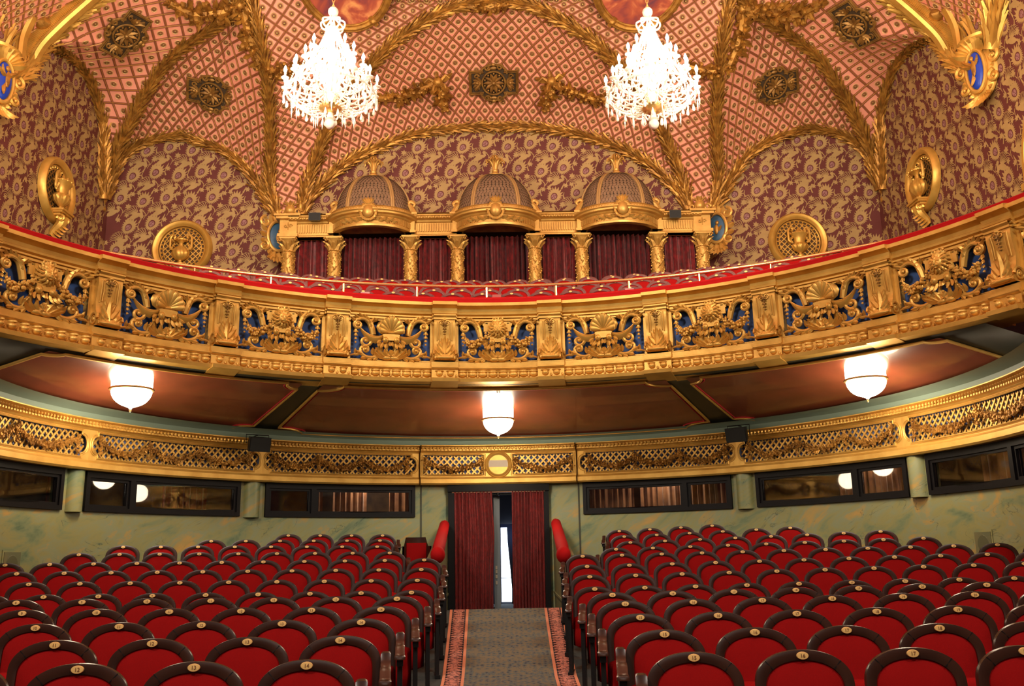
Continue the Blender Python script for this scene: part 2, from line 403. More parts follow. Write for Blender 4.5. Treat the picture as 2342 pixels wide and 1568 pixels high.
# ---- theatre seat (faces -y, origin on the floor under the number plate)
def outline(w, top, zb, n=26, e=2.2):
    P = [(-w, zb)]
    h = .165 if w > .2 else .135
    for i in range(n+1):
        a = PI-PI*i/n; c, s_ = cos(a), sin(a)
        P.append((w*abs(c)**(2/e)*(1 if c > 0 else -1), top-h+h*abs(s_)**(2/e)))
    P.append((w, zb)); return P
def seat_meshes():
    D = {}
    lean = lambda p: Vector((p[0], p[1]+(p[2]-.45)*.13-.055, p[2]))
    o1 = outline(.247, .912, .30); o2 = outline(.197, .862, .33)
    m = MB(); rows = []
    for (x, z), (u, v) in zip(o1, o2):
        rows.append([Vector((x*.985, .03, z-.008)), Vector((x, .012, z)), Vector((x, -.005, z)), Vector((x*.985+u*.015, -.018, z*.985+v*.015)), Vector((u*.6+x*.4, -.023, v*.6+z*.4)), Vector((u, -.016, v)), Vector((u, .0, v))])
    m.grid(rows, flip=True)
    # back shell
    bk = [Vector((x*.985, .032, z-.008)) for x, z in o1]; m.add(bk, [list(range(len(bk)))])
    # joints of the frame
    for i in (7, len(o1)-8):
        (xa, za), (xb, zb_) = o1[i], o2[i]; m.box(((xa+xb)/2, -.0165, (za+zb_)/2), (.0035, .012, math.hypot(xa-xb, za-zb_)), Matrix.Rotation(math.atan2(xa-xb, za-zb_), 3, 'Y'), mi=1)
    m.mapped(lean); D['frame'] = m.mesh('seat_back_frame', [M['wood'], M['black']], ang=50)
    m = MB(); n = len(o2); rows = []
    for t in (1, .96, .86, .68, .45, .22, .02):
        rows.append([Vector((x*t, -.006-.042*(1-t**3), .58+(z-.58)*t)) for x, z in o2])
    m.grid(rows, flip=False); m.mapped(lean); D['cushion'] = m.mesh('back_cushion', M['seatred'], ang=80)
    # tipped-up seat
    m = MB(); rows = []
    for (z, hw, y0, y1) in ((.30, .17, -.10, -.13), (.32, .225, -.075, -.155), (.42, .235, -.055, -.175), (.56, .235, -.045, -.165), (.61, .225, -.04, -.15), (.63, .17, -.06, -.12)):
        rows.append([Vector((-hw, y0, z)), Vector((-hw-.008, (y0+y1)/2, z)), Vector((-hw+.02, y1, z)), Vector((hw-.02, y1, z)), Vector((hw+.008, (y0+y1)/2, z)), Vector((hw, y0, z))])
    rows = [[Vector((p.x, p.y-.02, p.z-.02)) for p in r] for r in rows]
    m.grid(rows, cv=True); b = len(m.v); m.f += [[5, 4, 3, 2, 1, 0], [b-6, b-5, b-4, b-3, b-2, b-1]]; m.m += [0, 0]
    D['seat'] = m.mesh('seat_cushion', M['seatred'], ang=60)
    m = MB(); m.lathe([(.0, -.005), (.031, -.005), (.031, 0), (.028, .0035), (0, .0045)], 20, sy=.62)
    m.mapped(lambda p: lean(Vector((p[0], -.027-p[2], .885+p[1])))); D['plate'] = m.mesh('number_plate', M['plate'])
    # standard with arm (for x = +.275 side)
    m = MB(); m.box((0, -.10, .33), (.035, .28, .66)); m.box((0, -.10, .02), (.06, .36, .04)); m.box((0, -.20, .65), (.045, .30, .07)); m.box((0, -.03, .73), (.03, .08, .10))
    D['std'] = m.mesh('standard', M['black'], smooth=False)
    m = MB(); m.box((0, -.10, .27), (.035, .28, .54)); m.box((0, -.10, .02), (.06, .36, .04)); m.box((0, -.20, .545), (.045, .30, .05))
    D['std2'] = m.mesh('standard_low', M['black'], smooth=False)
    m = MB(); rows = []
    for (y, z, h, hw) in ((.02, .805, .03, .018), (-.03, .815, .035, .026), (-.08, .81, .03, .030), (-.10, .775, .03, .030), (-.13, .745, .03, .030), (-.20, .74, .03, .032), (-.27, .725, .03, .032), (-.30, .695, .035, .032), (-.33, .685, .03, .036), (-.38, .685, .025, .036), (-.39, .67, .01, .02)):
        rows.append([Vector((-hw, y, z-h)), Vector((-hw, y, z-.006)), Vector((-hw*.6, y, z)), Vector((hw*.6, y, z)), Vector((hw, y, z-.006)), Vector((hw, y, z-h))])
    m.grid(rows, cv=True); b = len(m.v); m.f += [[5, 4, 3, 2, 1, 0], [b-6, b-5, b-4, b-3, b-2, b-1]]; m.m += [0, 0]
    D['arm'] = m.mesh('armrest', M['wood'])
    return D
SD = seat_meshes()
DIG = {}
def digit_mesh(n, size=.026):
    if n in DIG: return DIG[n]
    c = bpy.data.curves.new('digits', 'FONT'); c.body = str(n); c.size = size; c.extrude = .0006; c.align_x = 'CENTER'; c.align_y = 'CENTER'; c.resolution_u = 3
    o = bpy.data.objects.new('digits', c); COL.objects.link(o); dg = bpy.context.evaluated_depsgraph_get()
    me = bpy.data.meshes.new_from_object(o.evaluated_get(dg)); bpy.data.objects.remove(o); me.materials.clear(); me.materials.append(M['digit'])
    me.transform(Matrix.Rotation(PI/2, 4, 'X')); me.transform(Matrix.Translation((0, -.032-.001, .885)))
    for v in me.vertices: v.co.y += (v.co.z-.45)*.13-.055
    DIG[n] = me; return me
def child(name, me, parent, loc=(0, 0, 0)):
    o = bpy.data.objects.new(name, me); COL.objects.link(o); o.parent = parent; o.location = loc; return o
def make_seat(num, side, aisle):
    t = bpy.data.objects.new('theatre_seat', None); COL.objects.link(t); t.empty_display_size = .1
    child('backrest', SD['frame'], t); child('back_cushion', SD['cushion'], t); child('seat_cushion', SD['seat'], t)
    pl = child('number_plate', SD['plate'], t)
    if num > 0: child('number', digit_mesh(num), pl)
    s = 1 if side == 0 else -1
    for sd in ([s, -s] if aisle else [s]):
        q = child('leg', SD['std'] if sd == -s else SD['std2'], t, (sd*.277, 0, 0)); child('armrest', SD['arm'], q, (0, 0, 0 if sd == -s else -.16))
    return t
NW = ['front row', 'second row', 'third row', 'fourth row', 'fifth row', 'sixth row', 'seventh row', 'eighth row', 'ninth row', 'tenth row', 'eleventh row', 'twelfth row', 'back row']
protos = {}
for side in (0, 1):
    for i in range(13):
        for k in range(CNT[side][i]):
            num = (15+k) if side == 0 else (14-k)
            if i > 8: num = (16+k) if side == 0 else (13-k)
            p, rz = rowpt(side, i, k)
            key = (num, side, k == 0)
            if key not in protos: t = protos[key] = make_seat(*key)
            else: t = dup(protos[key])
            t.location = p; t.rotation_euler = (0, 0, rz)
            pl = 'right' if side == 0 else 'left'
            posn = 'aisle seat' if k == 0 else ORD[k+1]+' seat from the aisle'
            if i < 5: lab = f'red plush seat plate {num}, {posn}, {NW[i]}, {pl} block'
            else: lab = f'red plush seat, {posn}, {NW[i]}, {pl} block'
            tag(t, lab, 'theatre seat', 'numbered seats of the orchestra floor')

# loose box chair by the knee wall
c0 = at(957, 1255, Y=16.9); zc = -.46
t = thing('tub_chair', 'dark-framed red chair turned sideways against the left knee wall', 'chair', (c0.x-.02, 16.9, zc), .25)
m = MB(); P = []
for i in range(13):
    a = PI*(.02+.96*i/12); x = -.25*cos(a)*1.0; y = .20*sin(a); zt = .86 if 3 <= i <= 9 else .70
    P.append([Vector((x*1.06, y*1.06+.03, .30)), Vector((x*1.06, y*1.06+.03, zt)), Vector((x*.93, y*.93, zt)), Vector((x*.93, y*.93, .30))])
m.grid(P, cv=True); m.build('backrest', M['wood'], t)
m = MB(); m.box((0, .12, .58), (.36, .05, .36)); m.build('back_cushion', M['seatred'], t)
m = MB(); m.box((0, 0, .42), (.44, .42, .12)); m.build('seat_cushion', M['seatred'], t)
for sx in (-1, 1):
    for sy in (-1, 1): m = MB(); m.box((sx*.2, sy*.17, .18), (.04, .04, .36)); m.build('leg', M['wood'], t)

# ---- curved rear wall with openings
ZB, ZW0, ZW1, ZT = -2.0, .85, 1.49, 2.45
doorL, doorR = atW(1028, 1250)[0], atW(1255, 1250)[0]
zd = atW(1141, 1112)[1]
WIN = []   # (phi0, phi1, divider px list)
def ph(px, py): return atW(px, py)[0]
wins = [[(-95, 1090), (141, 1108)], [(192, 1115), (548, 1130)], [(605, 1140), (949, 1145)], [(1334, 1140), (1675, 1125)], [(1731, 1118), (2080, 1095)], [(2124, 1080), (2390, 1050)]]
for (a, b) in wins: WIN.append((ph(*a), ph(*b)))
cuts = sorted([-1.95, 1.95, doorL, doorR]+[x for w_ in WIN for x in w_])
wm = MB()
def wseg(p0, p1, z0, z1, y=0):
    n = max(1, int(abs(p1-p0)/.04)); wm.grid([[Wp(p0+(p1-p0)*i/n, y, z0), Wp(p0+(p1-p0)*i/n, y, z1)] for i in range(n+1)], flip=True)
wseg(-1.95, doorL, ZB, ZW0); wseg(doorR, 1.95, ZB, ZW0)
for a, b in zip(cuts, cuts[1:]):
    mid = (a+b)/2
    if any(w_[0] < mid < w_[1] for w_ in WIN): continue
    if doorL < mid < doorR: wseg(a, b, zd, ZT)
    else: wseg(a, b, ZW0, ZW1)
wseg(-1.95, 1.95, ZW1, ZT)
for s_ in (-1, 1):   # window reveals
    pass
for (a, b) in WIN:
    for e in (a, b): wm.add([Wp(e, 0, ZW0), Wp(e, -.22, ZW0), Wp(e, -.22, ZW1), Wp(e, 0, ZW1)], [(0, 1, 2, 3)])
    n = 8
    for z in (ZW0, ZW1): wm.grid([[Wp(a+(b-a)*i/n, 0, z), Wp(a+(b-a)*i/n, -.22, z)] for i in range(n+1)])
struct('wall_back', wm, M['marble'])
# vertical joints and half columns of the wall
for px in (170, 577, 1703, 2103):
    f0, z = atW(px, 1110); m = MB()
    r_ = .165 if px in (170, 577) else .17
    m.lathe([(r_, ZW0-.02), (r_, ZW1)], 14, c=(0, 0, 0)); c = Wp(f0, -.03); m.mapped(lambda p: p+Vector((c.x, c.y, 0)))
    o = m.build('half_column', M['marble'])
    which = {170: 'leftmost green marbled half column between the rear windows', 577: 'green marbled half column under the left black speaker', 1703: 'green marbled half column under the right black speaker', 2103: 'rightmost green marbled half column between the rear windows'}[px]
    tag(o, which, 'column', 'half columns between the rear windows')
jm = MB()
for px in (963, 1324):
    f0, z = atW(px, 1150); c = Wp(f0, .008); jm.box((c.x, c.y, .2), (.025, .03, 2.6))
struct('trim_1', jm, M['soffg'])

# ---- windows
def window(idx, a, b, div, flipdiv, label):
    L = (b-a)*RW*.5; mid = (a+b)/2; mp = wallmap(mid)
    fr = MB()
    arcbox(fr, -L, L, -.10, .05, ZW1-.10, ZW1); arcbox(fr, -L, L, -.10, .05, ZW0, ZW0+.07)
    arcbox(fr, -L, -L+.07, -.10, .05, ZW0, ZW1); arcbox(fr, L-.07, L, -.10, .05, ZW0, ZW1)
    secs = []
    if div is None: secs = [(-L+.07, L-.07)]
    else:
        x = -L+2*L*div; arcbox(fr, x-.05, x+.05, -.10, .05, ZW0, ZW1); secs = [(-L+.07, x-.05), (x+.05, L-.07)]
    fr.mapped(mp); f = struct(f'window_{idx}', fr, M['frame'], label, smooth=False)
    for (x0, x1) in secs:
        g = MB()
        arcbox(g, x0, x1, -.06, .02, ZW0+.07, ZW0+.115); arcbox(g, x0, x1, -.06, .02, ZW1-.145, ZW1-.10)
        arcbox(g, x0, x0+.05, -.06, .02, ZW0+.07, ZW1-.10); arcbox(g, x1-.05, x1, -.06, .02, ZW0+.07, ZW1-.10)
        g.mapped(mp); g.build('sash', M['frame'], f, smooth=False)
        g = MB(); a0, a1 = Vector((x0+.05, -.03, 0)), Vector((x1-.05, -.03, 0))
        p0, p1 = mp(a0), mp(a1); nrm = Vector((0, 0, 1)).cross(p1-p0).normalized()*.006
        z0, z1 = ZW0+.10, ZW1-.13
        g.add([p0+Vector((0, 0, z0))-nrm, p1+Vector((0, 0, z0))-nrm, p1+Vector((0, 0, z1))-nrm, p0+Vector((0, 0, z1))-nrm, p0+Vector((0, 0, z0))+nrm, p1+Vector((0, 0, z0))+nrm, p1+Vector((0, 0, z1))+nrm, p0+Vector((0, 0, z1))+nrm],
              [(0, 1, 2, 3), (7, 6, 5, 4), (0, 4, 5, 1), (1, 5, 6, 2), (2, 6, 7, 3), (3, 7, 4, 0)])
        g.build('pane', M['glass'], f, smooth=False)
def divf(w_, px, py): return (ph(px, py)-w_[0])/(w_[1]-w_[0])
divs = [None, divf(WIN[1], 300, 1120), divf(WIN[2], 716, 1142), divf(WIN[3], 1568, 1130), divf(WIN[4], 1961, 1105), divf(WIN[5], 2322, 1070)]
wl = ['dark-framed window cut by the left photo edge', 'two-pane dark window between the left half columns', 'dark window just left of the curtained door', 'dark window just right of the curtained door', 'dark window reflecting a lit lamp, right wall', 'dark window at the right photo edge']
for i in range(6): window(i+1, WIN[i][0], WIN[i][1], divs[i], 0, wl[i])

# ---- lobby behind the windows: curtains, back wall
def pleated(x0, x1, z0, z1, n, amp, mp, y=0, seed=0, step=10, gather=0):
    r = random.Random(seed); m = MB(); P = []; N = n*step
    off = [r.uniform(.5, 1.4) for _ in range(n+2)]; sk = [r.uniform(-.25, .25) for _ in range(n+2)]
    for i in range(N+1):
        u = i/N; k = u*n; w0 = off[int(k)]*(1-k % 1)+off[int(k)+1]*(k % 1); row = []
        for j in range(9):
            v = j/8; a = amp*w0*(1-.45*gather*v)
            xx = x0+(x1-x0)*(u+sk[int(k)]*.3/n*(1-v)*sin(PI*(k % 1)))
            row.append(Vector((xx, y+a*sin(2*PI*k+.5*v)+.3*a*sin(4.6*PI*k+1), z0+(z1-z0)*v)))
        P.append(row)
    m.grid(P); m.mapped(mp); return m
lob = MB()
for i in range(41):
    pass
n = 60
for pa, pb in ((-1.9, -.16), (.16, 1.9)): lob.grid([[Wp(pa+(pb-pa)*i/n, -2.0, ZB), Wp(pa+(pb-pa)*i/n, -2.0, 2.5)] for i in range(n+1)], flip=True)
lob.grid([[Wp(-1.9+3.8*i/n, -.2, 1.95), Wp(-1.9+3.8*i/n, -2.0, 1.95)] for i in range(n+1) ])
struct('wall_lobby', lob, M['lobbywall'])
for wi, spans, mt_ in ((3, [(.0, .30), (.34, 1.0)], 'btan'), (4, [(.42, 1.0)], 'btan'), (5, [(.2, .9)], 'btan'), (2, [(.34, .44), (.5, .72), (.86, 1.0)], 'btan'), (1, [(.05, .25), (.7, .95)], 'curtain'), (0, [(.3, .8)], 'curtain')):
    a, b = WIN[wi]
    for (u, v) in spans:
        L0 = (b-a)*RW; m = pleated((u-.5)*L0, (v-.5)*L0, .2, 1.9, max(3, int((v-u)*L0/.11)), .03, wallmap((a+b)/2, -.55 if mt_ == 'btan' else -1.0), seed=wi*7+int(u*10))
        o = m.build('lobby_curtain', M[mt_])
        tag(o, {3: 'brown pleated curtain seen through the window right of the door', 4: 'brown curtain behind the window with the lamp reflection', 5: 'brown curtain behind the rightmost window', 2: 'tan curtain behind the window left of the door', 1: 'dark red curtain behind the two-pane left window', 0: 'dark red curtain behind the leftmost window'}[wi], 'curtain', f'curtains behind window {ORD[wi+1]} from left')
point('lobby_lamp', Wp((WIN[3][0]+WIN[3][1])/2, -.32, 1.75), 30, WARM, .08)
point('lobby_lamp', Wp((WIN[4][0]+WIN[4][1])/2+.1, -.32, 1.75), 16, WARM, .08)
point('lobby_lamp', Wp((WIN[2][0]+WIN[2][1])/2+.1, -.32, 1.75), 40, WARM, .08)
point('lobby_lamp', Wp((WIN[5][0]+WIN[5][1])/2, -.32, 1.75), 1.5, WARM, .08)

# ---- frieze
ZF0, ZF1, ZF2, ZF3, ZF4 = 1.50, 1.60, 1.685, 2.11, 2.28   # bottom fascia / panel bottom / panel top / top
def frieze_run(p0, p1, yo=0):
    m = MB(); prof = [(-.02, 1.49), (.17, 1.49), (.20, 1.52), (.20, 1.60), (.16, 1.625), (.15, 1.645)]
    n = max(2, int((p1-p0)/.03)); m.grid([[Wp(p0+(p1-p0)*i/n, y+yo, z) for y, z in prof] for i in range(n+1)], flip=True)
    prof = [(.15, 2.13), (.17, 2.14), (.18, 2.16), (.25, 2.175), (.25, 2.20), (.23, 2.205), (.24, 2.25), (.31, 2.27), (.31, 2.285), (0, 2.30)]
    m.grid([[Wp(p0+(p1-p0)*i/n, y+yo, z) for y, z in prof] for i in range(n+1)], flip=True)
    L = (p1-p0)*RW; k = int(L/.075)       # leaf moulding
    for i in range(k):
        c = Wp(p0+(p1-p0)*(i+.5)/k, .255+yo, 2.225); m.ell(c, (.032, .022, .026), 6, 4)
        m.ell(c+Vector((0, 0, -.035)), (.012, .012, .018), 5, 3)
    for e in (p0, p1):
        m.add([Wp(e, y, z) for y, z in ((-.02, 1.49), (.20+yo, 1.49), (.20+yo, 1.62), (.15+yo, 1.645), (.15+yo, 2.13), (.25+yo, 2.175), (.31+yo, 2.285), (-.02, 2.30))], [range(8)])
    return m
cL, cR = ph(958, 1070), ph(1321, 1070)
fz = frieze_run(-1.9, cL-.002); q = frieze_run(cR+.002, 1.9); b0 = len(fz.v); fz.v += q.v; fz.f += [[b0+i for i in f] for f in q.f]; fz.m += q.m
q = frieze_run(cL, cR, .06); b0 = len(fz.v); fz.v += q.v; fz.f += [[b0+i for i in f] for f in q.f]; fz.m += q.m
struct('trim_2', fz, M['frieze'])
def cluster(m, c, nrm, size, r, nl=3, nb=2):
    """small spray of leaves and fruit"""
    nrm = Vector(nrm)
    for _ in range(nb):
        o = Vector((r.uniform(-1, 1), 0, r.uniform(-1, 1)))*size*.5; m.ell(c+o+nrm*size*.2, size*r.uniform(.2, .34), 6, 4)
    for _ in range(nl):
        a = r.uniform(0, 2*PI); d = Vector((cos(a), .15, sin(a))); m.leaf(c+nrm*size*.1, d, nrm, size*r.uniform(.8, 1.3), size*.45, .25, n=3)
def frieze_panel(p0, p1, label, ears=True, win=False, swags=3, yo=0, seed=1, halves=None):
    L = (p1-p0)*RW; mid = (p0+p1)/2; mp = wallmap(mid, yo); hw = L/2; zc_ = (ZF2+ZF3)/2-.005; H = .205
    ear = .13 if ears else 0; rx = hw-.05-ear; 
    def half(x):      # half height of the opening
        ax = abs(x)
        if win and ax < .30: return 0 if True else H
        if ax <= rx: return H
        if ears and ax < rx+ear: return .15*math.sqrt(max(0, 1-((ax-rx)/ear)**2))
        return 0
    t = thing('frieze_panel', label, 'frieze', (0, 0, 0), 0, 'lattice panels of the lower frieze')
    base = Wp(mid, 0, ZF0); t.location = base
    def fin(mb): return mb.mapped(mp).mapped(lambda p: p-base)
    # field with the opening cut out
    m = MB(); N = int(L/.04); xs = [-hw+L*i/N for i in range(N+1)]+[-rx-.001, -rx+.001, rx-.001, rx+.001]
    if win: xs += [-.301, -.299, .299, .301]
    xs = sorted(xs)
    for a, b in zip(xs, xs[1:]):
        ha, hb = half(a), half(b)
        if win and (abs(a) < .3 and abs(b) < .3): ha = hb = 0
        for (za, zb, s_) in ((zc_+ha, zc_+hb, 1), (zc_-ha, zc_-hb, -1)):
            e = 2.13 if s_ > 0 else 1.645
            m.add([Vector((a, .15, za)), Vector((b, .15, zb)), Vector((b, .15, e)), Vector((a, .15, e))], [(0, 1, 2, 3) if s_ < 0 else (3, 2, 1, 0)])
    fin(m).build('field', M['frieze'], t, smooth=False)
    # blue backing
    m = MB(); arcbox(m, -hw+.02, hw-.02, .0, .03, 1.66, 2.12); fin(m).build('backing', M['dusty'], t, smooth=False)
    # moulded frame following the opening
    m = MB()
    def opening(lo, hi, el, er):
        P = []
        def arc(cx, sgn):
            return [Vector((cx+sgn*ear*sin(a), .155, zc_-.15*cos(a))) for a in [PI*i/12 for i in range(13)]]
        nx = max(4, int((hi-lo)/.1))
        P += [Vector((lo+(hi-lo)*i/nx, .155, zc_-H)) for i in range(nx+1)]
        if er: P += arc(hi, 1)
        P += [Vector((hi-(hi-lo)*i/nx, .155, zc_+H)) for i in range(nx+1)]
        if el: P += [p for p in reversed(arc(lo, -1))]
        return P
    ops = [(-rx, -.30, ears, False), (.30, rx, False, ears)] if win else [(-rx, rx, ears, ears)]
    for o_ in ops:
        m.tube(opening(*o_), .014, 6, closed=True)
        P = opening(*o_); cx = (o_[0]+o_[1])/2
        m.tube([Vector((p.x+(.03 if p.x > cx else -.03), .152, p.z+(.022 if p.z > zc_ else -.022))) for p in P], .008, 5, closed=True)
    fin(m).build('frame', M['frieze'], t)
    # lattice
    m = MB(); mB = MB(); pitch = .125
    for sgn in (-1, 1):
        x = -hw-.5
        while x < hw+.5:
            # line x + sgn*(z-zc)*.85 
            seg = []; K = 24
            for i in range(K+1):
                z = zc_-H+2*H*i/K; xx = x+sgn*(z-zc_)*.92; ok = abs(z-zc_) <= half(xx) and half(xx) > 0
                if ok: seg.append(Vector((xx, .09+.006*sgn, z)))
                if (not ok or i == K) and seg:
                    if len(seg) > 2:
                        a, b = seg[0], seg[-1]; d = (b-a).normalized(); s_ = Vector((d.z, 0, -d.x))*.0155
                        mm = (a+b)/2
                        (mB if win and mm.x > 0 else m).add([a-s_, a+s_, mm+s_, b+s_, b-s_, mm-s_]+[q_+Vector((0, -.02, 0)) for q_ in (a-s_, a+s_, mm+s_, b+s_, b-s_, mm-s_)],
                              [(0, 1, 2, 5), (5, 2, 3, 4), (0, 5, 11, 6), (5, 4, 10, 11), (1, 7, 8, 2), (2, 8, 9, 3)])
                    seg = []
            x += pitch
    fin(m).build('lattice', M['frieze'], t, smooth=False)
    if win: fin(mB).build('lattice', M['frieze'], t, smooth=False)
    # garlands
    r = random.Random(seed); sp = [(-rx, -.30), (.30, rx)] if win else [(-rx+.02, rx-.02)]
    for (lo, hi) in sp:
        m = MB(); k = 1 if win else swags; W = (hi-lo-.1)/k
        for j in range(k):
            x0 = lo+.05+W*j; n_ = int(W/.045)
            for i in range(n_+1):
                u = i/n_; c = Vector((x0+W*u, .14, zc_+.07-.17*sin(PI*u)+r.uniform(-.02, .02))); cluster(m, c, (0, 1, 0), .065+.03*sin(PI*u), r)
            m.tube([Vector((x0+W*i/12, .13, zc_+.08-.17*sin(PI*i/12))) for i in range(13)], .025, 6)
        for j in range(k+1):
            x0 = lo+.05+W*j
            for dz in (.13, .09, .04, -.02, -.08, -.12): cluster(m, Vector((x0+r.uniform(-.02, .02), .14, zc_+dz)), (0, 1, 0), .07, r)
        fin(m).build('garland', M['goldrib'], t)
    if win:
        m = MB(); m.lathe([(.205, 0), (.205, .02), (.23, .035), (.255, .02), (.27, .03), (.285, .01), (.285, 0)], 40)
        m.mapped(lambda p: Vector((p[0], .15+p[2], zc_+p[1]*.98))); fin(m).build('round_frame', M['frieze'], t)
        m = MB(); m.add([Vector((.207*cos(2*PI*i/32), .135, zc_+.205*sin(2*PI*i/32))) for i in range(32)], [list(range(31, -1, -1))]); fin(m).build('round_glass', mat('round_port_glass', (.22, .21, .30), .12), t)
        m = MB(); m.box((0, .145, zc_+.02), (.40, .02, .14)); fin(m).build('shutter', mat('port_shutter', (.50, .40, .30), .4), t, smooth=False)
    return t
pieces = [((-210, 985), (188, 1035), 'leftmost gilded frieze panel with lattice and fruit garland', True, 3), ((188, 1035), (590, 1065), 'gilded lattice frieze panel left of the left black speaker', True, 3), ((590, 1065), (957, 1070), 'gilded lattice frieze panel just left of the centre block', True, 3)]
frieze_panel(cL, cR, 'centre frieze panel with a round glazed port between two garlands', False, True, 1, .06, 5)
frieze_panel(ph(592, 1060), cL-.002, 'gilded lattice frieze panel just left of the centre block', True, False, 3, 0, 11)
frieze_panel(ph(188, 1010), ph(592, 1060), 'gilded lattice frieze panel left of the left black speaker', True, False, 3, 0, 12)
frieze_panel(ph(-230, 930), ph(188, 1010), 'leftmost gilded lattice frieze panel, cut by the photo edge', True, False, 3, 0, 13)
frieze_panel(cR+.002, ph(1693, 1045), 'gilded lattice frieze panel just right of the centre block', True, False, 3, 0, 14)
frieze_panel(ph(1693, 1045), ph(2080, 985), 'gilded lattice frieze panel right of the right black speaker', True, False, 3, 0, 15)
frieze_panel(ph(2080, 985), ph(2500, 900), 'rightmost gilded lattice frieze panel, cut by the photo edge', True, False, 3, 0, 16)

# ---- speakers on the frieze
def speaker(px, py, P, label, w_=.42, h=.30, d=.28, rz=0, tilt=.25):
    t = thing('loudspeaker', label, 'speaker', P, rz)
    m = MB(); rot = Matrix.Rotation(tilt, 3, 'X')
    f = [(-w_/2, -d/2, -h/2), (w_/2, -d/2, -h/2), (w_/2, -d/2, h/2), (-w_/2, -d/2, h/2), (-w_*.36, d/2, -h*.42), (w_*.36, d/2, -h*.42), (w_*.36, d/2, h*.42), (-w_*.36, d/2, h*.42)]
    m.add([rot @ Vector(p) for p in f], [(0, 1, 2, 3), (7, 6, 5, 4), (0, 4, 5, 1), (2, 6, 7, 3), (1, 5, 6, 2), (0, 3, 7, 4)]); m.build('cabinet', M['spk'], t, smooth=False)
    m = MB(); m.box(rot @ Vector((0, -d/2-.006, 0)), (w_*.92, .012, h*.9), rot); m.build('grille', mat('speaker_grille', (.02, .02, .02), .8), t, smooth=False)
    m = MB(); m.tube([(-w_*.5-.015, .02, 0), (-w_*.5-.015, .04, h*.62), (w_*.5+.015, .04, h*.62), (w_*.5+.015, .02, 0)], .010, 6); m.tube([(0, .04, h*.6), (0, .22, h*.6)], .012, 6); m.build('bracket', M['black'], t)
    return t
for px, py, lab, rz in ((590, 1014, 'black loudspeaker hung on the frieze left of centre', .3), (1688, 992, 'black loudspeaker hung on the frieze right of centre', -.3)):
    f0, z0 = atW(px, py, .5); p = Wp(f0, .5, z0); speaker(px, py, p, lab, .40, .27, .26, rz=-f0*.8)

# painted-over grilles low on the wall
for px, py, lab in ((2252, 1243, 'square painted-over grille low on the right marbled wall'), (24, 1290, 'square painted-over grille low on the left marbled wall')):
    f0, z0 = atW(px, py); m = MB()
    arcbox(m, -.21, .21, .0, .012, z0-.2, z0+.2); arcbox(m, -.18, .18, .010, .018, z0-.17, z0+.17, mi=1)
    m.lathe([(.13, 0), (.12, .006), (.02, .006), (0, .008)], 20, c=(0, 0, 0), mi=2, mat3=Matrix(((1, 0, 0), (0, 0, 1), (0, 1, 0)))); k = 3*0
    for i in range(len(m.v)-4*21, len(m.v)): pass
    nb = len(m.v)-4*20
    for i in range(nb, len(m.v)): m.v[i] = m.v[i]+Vector((0, .018, z0))
    m.mapped(wallmap(f0)); o = m.build('wall_grille', [M['marble'], M['knee'], mat('grille_disc', (.10, .10, .045), .7)], smooth=False); tag(o, lab, 'wall grille')

# ---- door
zt = zd
pL, pR = Wp(doorL, 0), Wp(doorR, 0); dy = (pL.y+pR.y)/2
m = MB(); W2 = (pR.x-pL.x)/2; cxd = (pR.x+pL.x)/2; zb = -1.0
for s_ in (-1, 1): m.box((cxd+s_*(W2-.05), dy, (zt+zb)/2), (.14, .26, zt-zb))
m.box((cxd, dy-.02, zt-.04), (2*W2+.06, .30, .14)); m.box((cxd, dy-.10, zt-.125), (2*W2-.1, .06, .02))
dfo = struct('door_1', m, M['frame'], 'dark framed centre doorway with red curtains', smooth=False)
m = MB(); m.box((cxd, dy-.12, zt-.12), (2*W2-.12, .03, .025)); m.build('header_strip', mat('header_strip', (.45, .22, .12), .4), dfo, smooth=False)
# curtains hang from a rod
rodz = zt-.17
m = MB(); m.tube([(pL.x+.1, dy-.06, rodz), (pR.x-.1, dy-.06, rodz)], .018, 8); m.ell((at(1139, 1130, Y=dy-.15).x, dy-.09, rodz), .035)
o = m.build('curtain_rod', M['black']); tag(o, 'dark curtain rod across the top of the doorway', 'rod')
def door_curtain(pxa, pxb, pxc, label, seed):
    x0 = at(pxa, 1250, Y=dy-.12).x; x1 = at(pxb, 1250, Y=dy-.12).x; x2 = at(pxc, 1250, Y=dy-.12).x
    r = random.Random(seed); P = []; N = 130; n_ = 11
    amp = [r.uniform(.4, 1.3) for _ in range(n_+2)]
    for i in range(N+1):
        u = i/N; k = u*n_; a = amp[int(k)]*(1-k % 1)+amp[int(k)+1]*(k % 1); row = []
        for j in range(25):
            v = j/24; z = zb+.02+(rodz+.04-zb)*v
            xr = x1+(x2-x1)*math.exp(-((v-.62)/.22)**2); xx = x0+(xr-x0)*u
            row.append(Vector((xx, dy-.13+.034*a*sin(2*PI*k+.7*v)+.008*sin(5*PI*k+4*v), z)))
        P.append(row)
    m = MB(); m.grid(P, flip=True); m.mapped(lambda p: p); o = m.build('door_curtain', M['doorcurtain']); return tag(o, label, 'curtain', 'red curtains of the centre door')
door_curtain(1036, 1127, 1131, 'wide dark red velvet curtain in the left half of the doorway', 3)
door_curtain(1249, 1172, 1172, 'dark red velvet curtain in the right half of the doorway', 4)
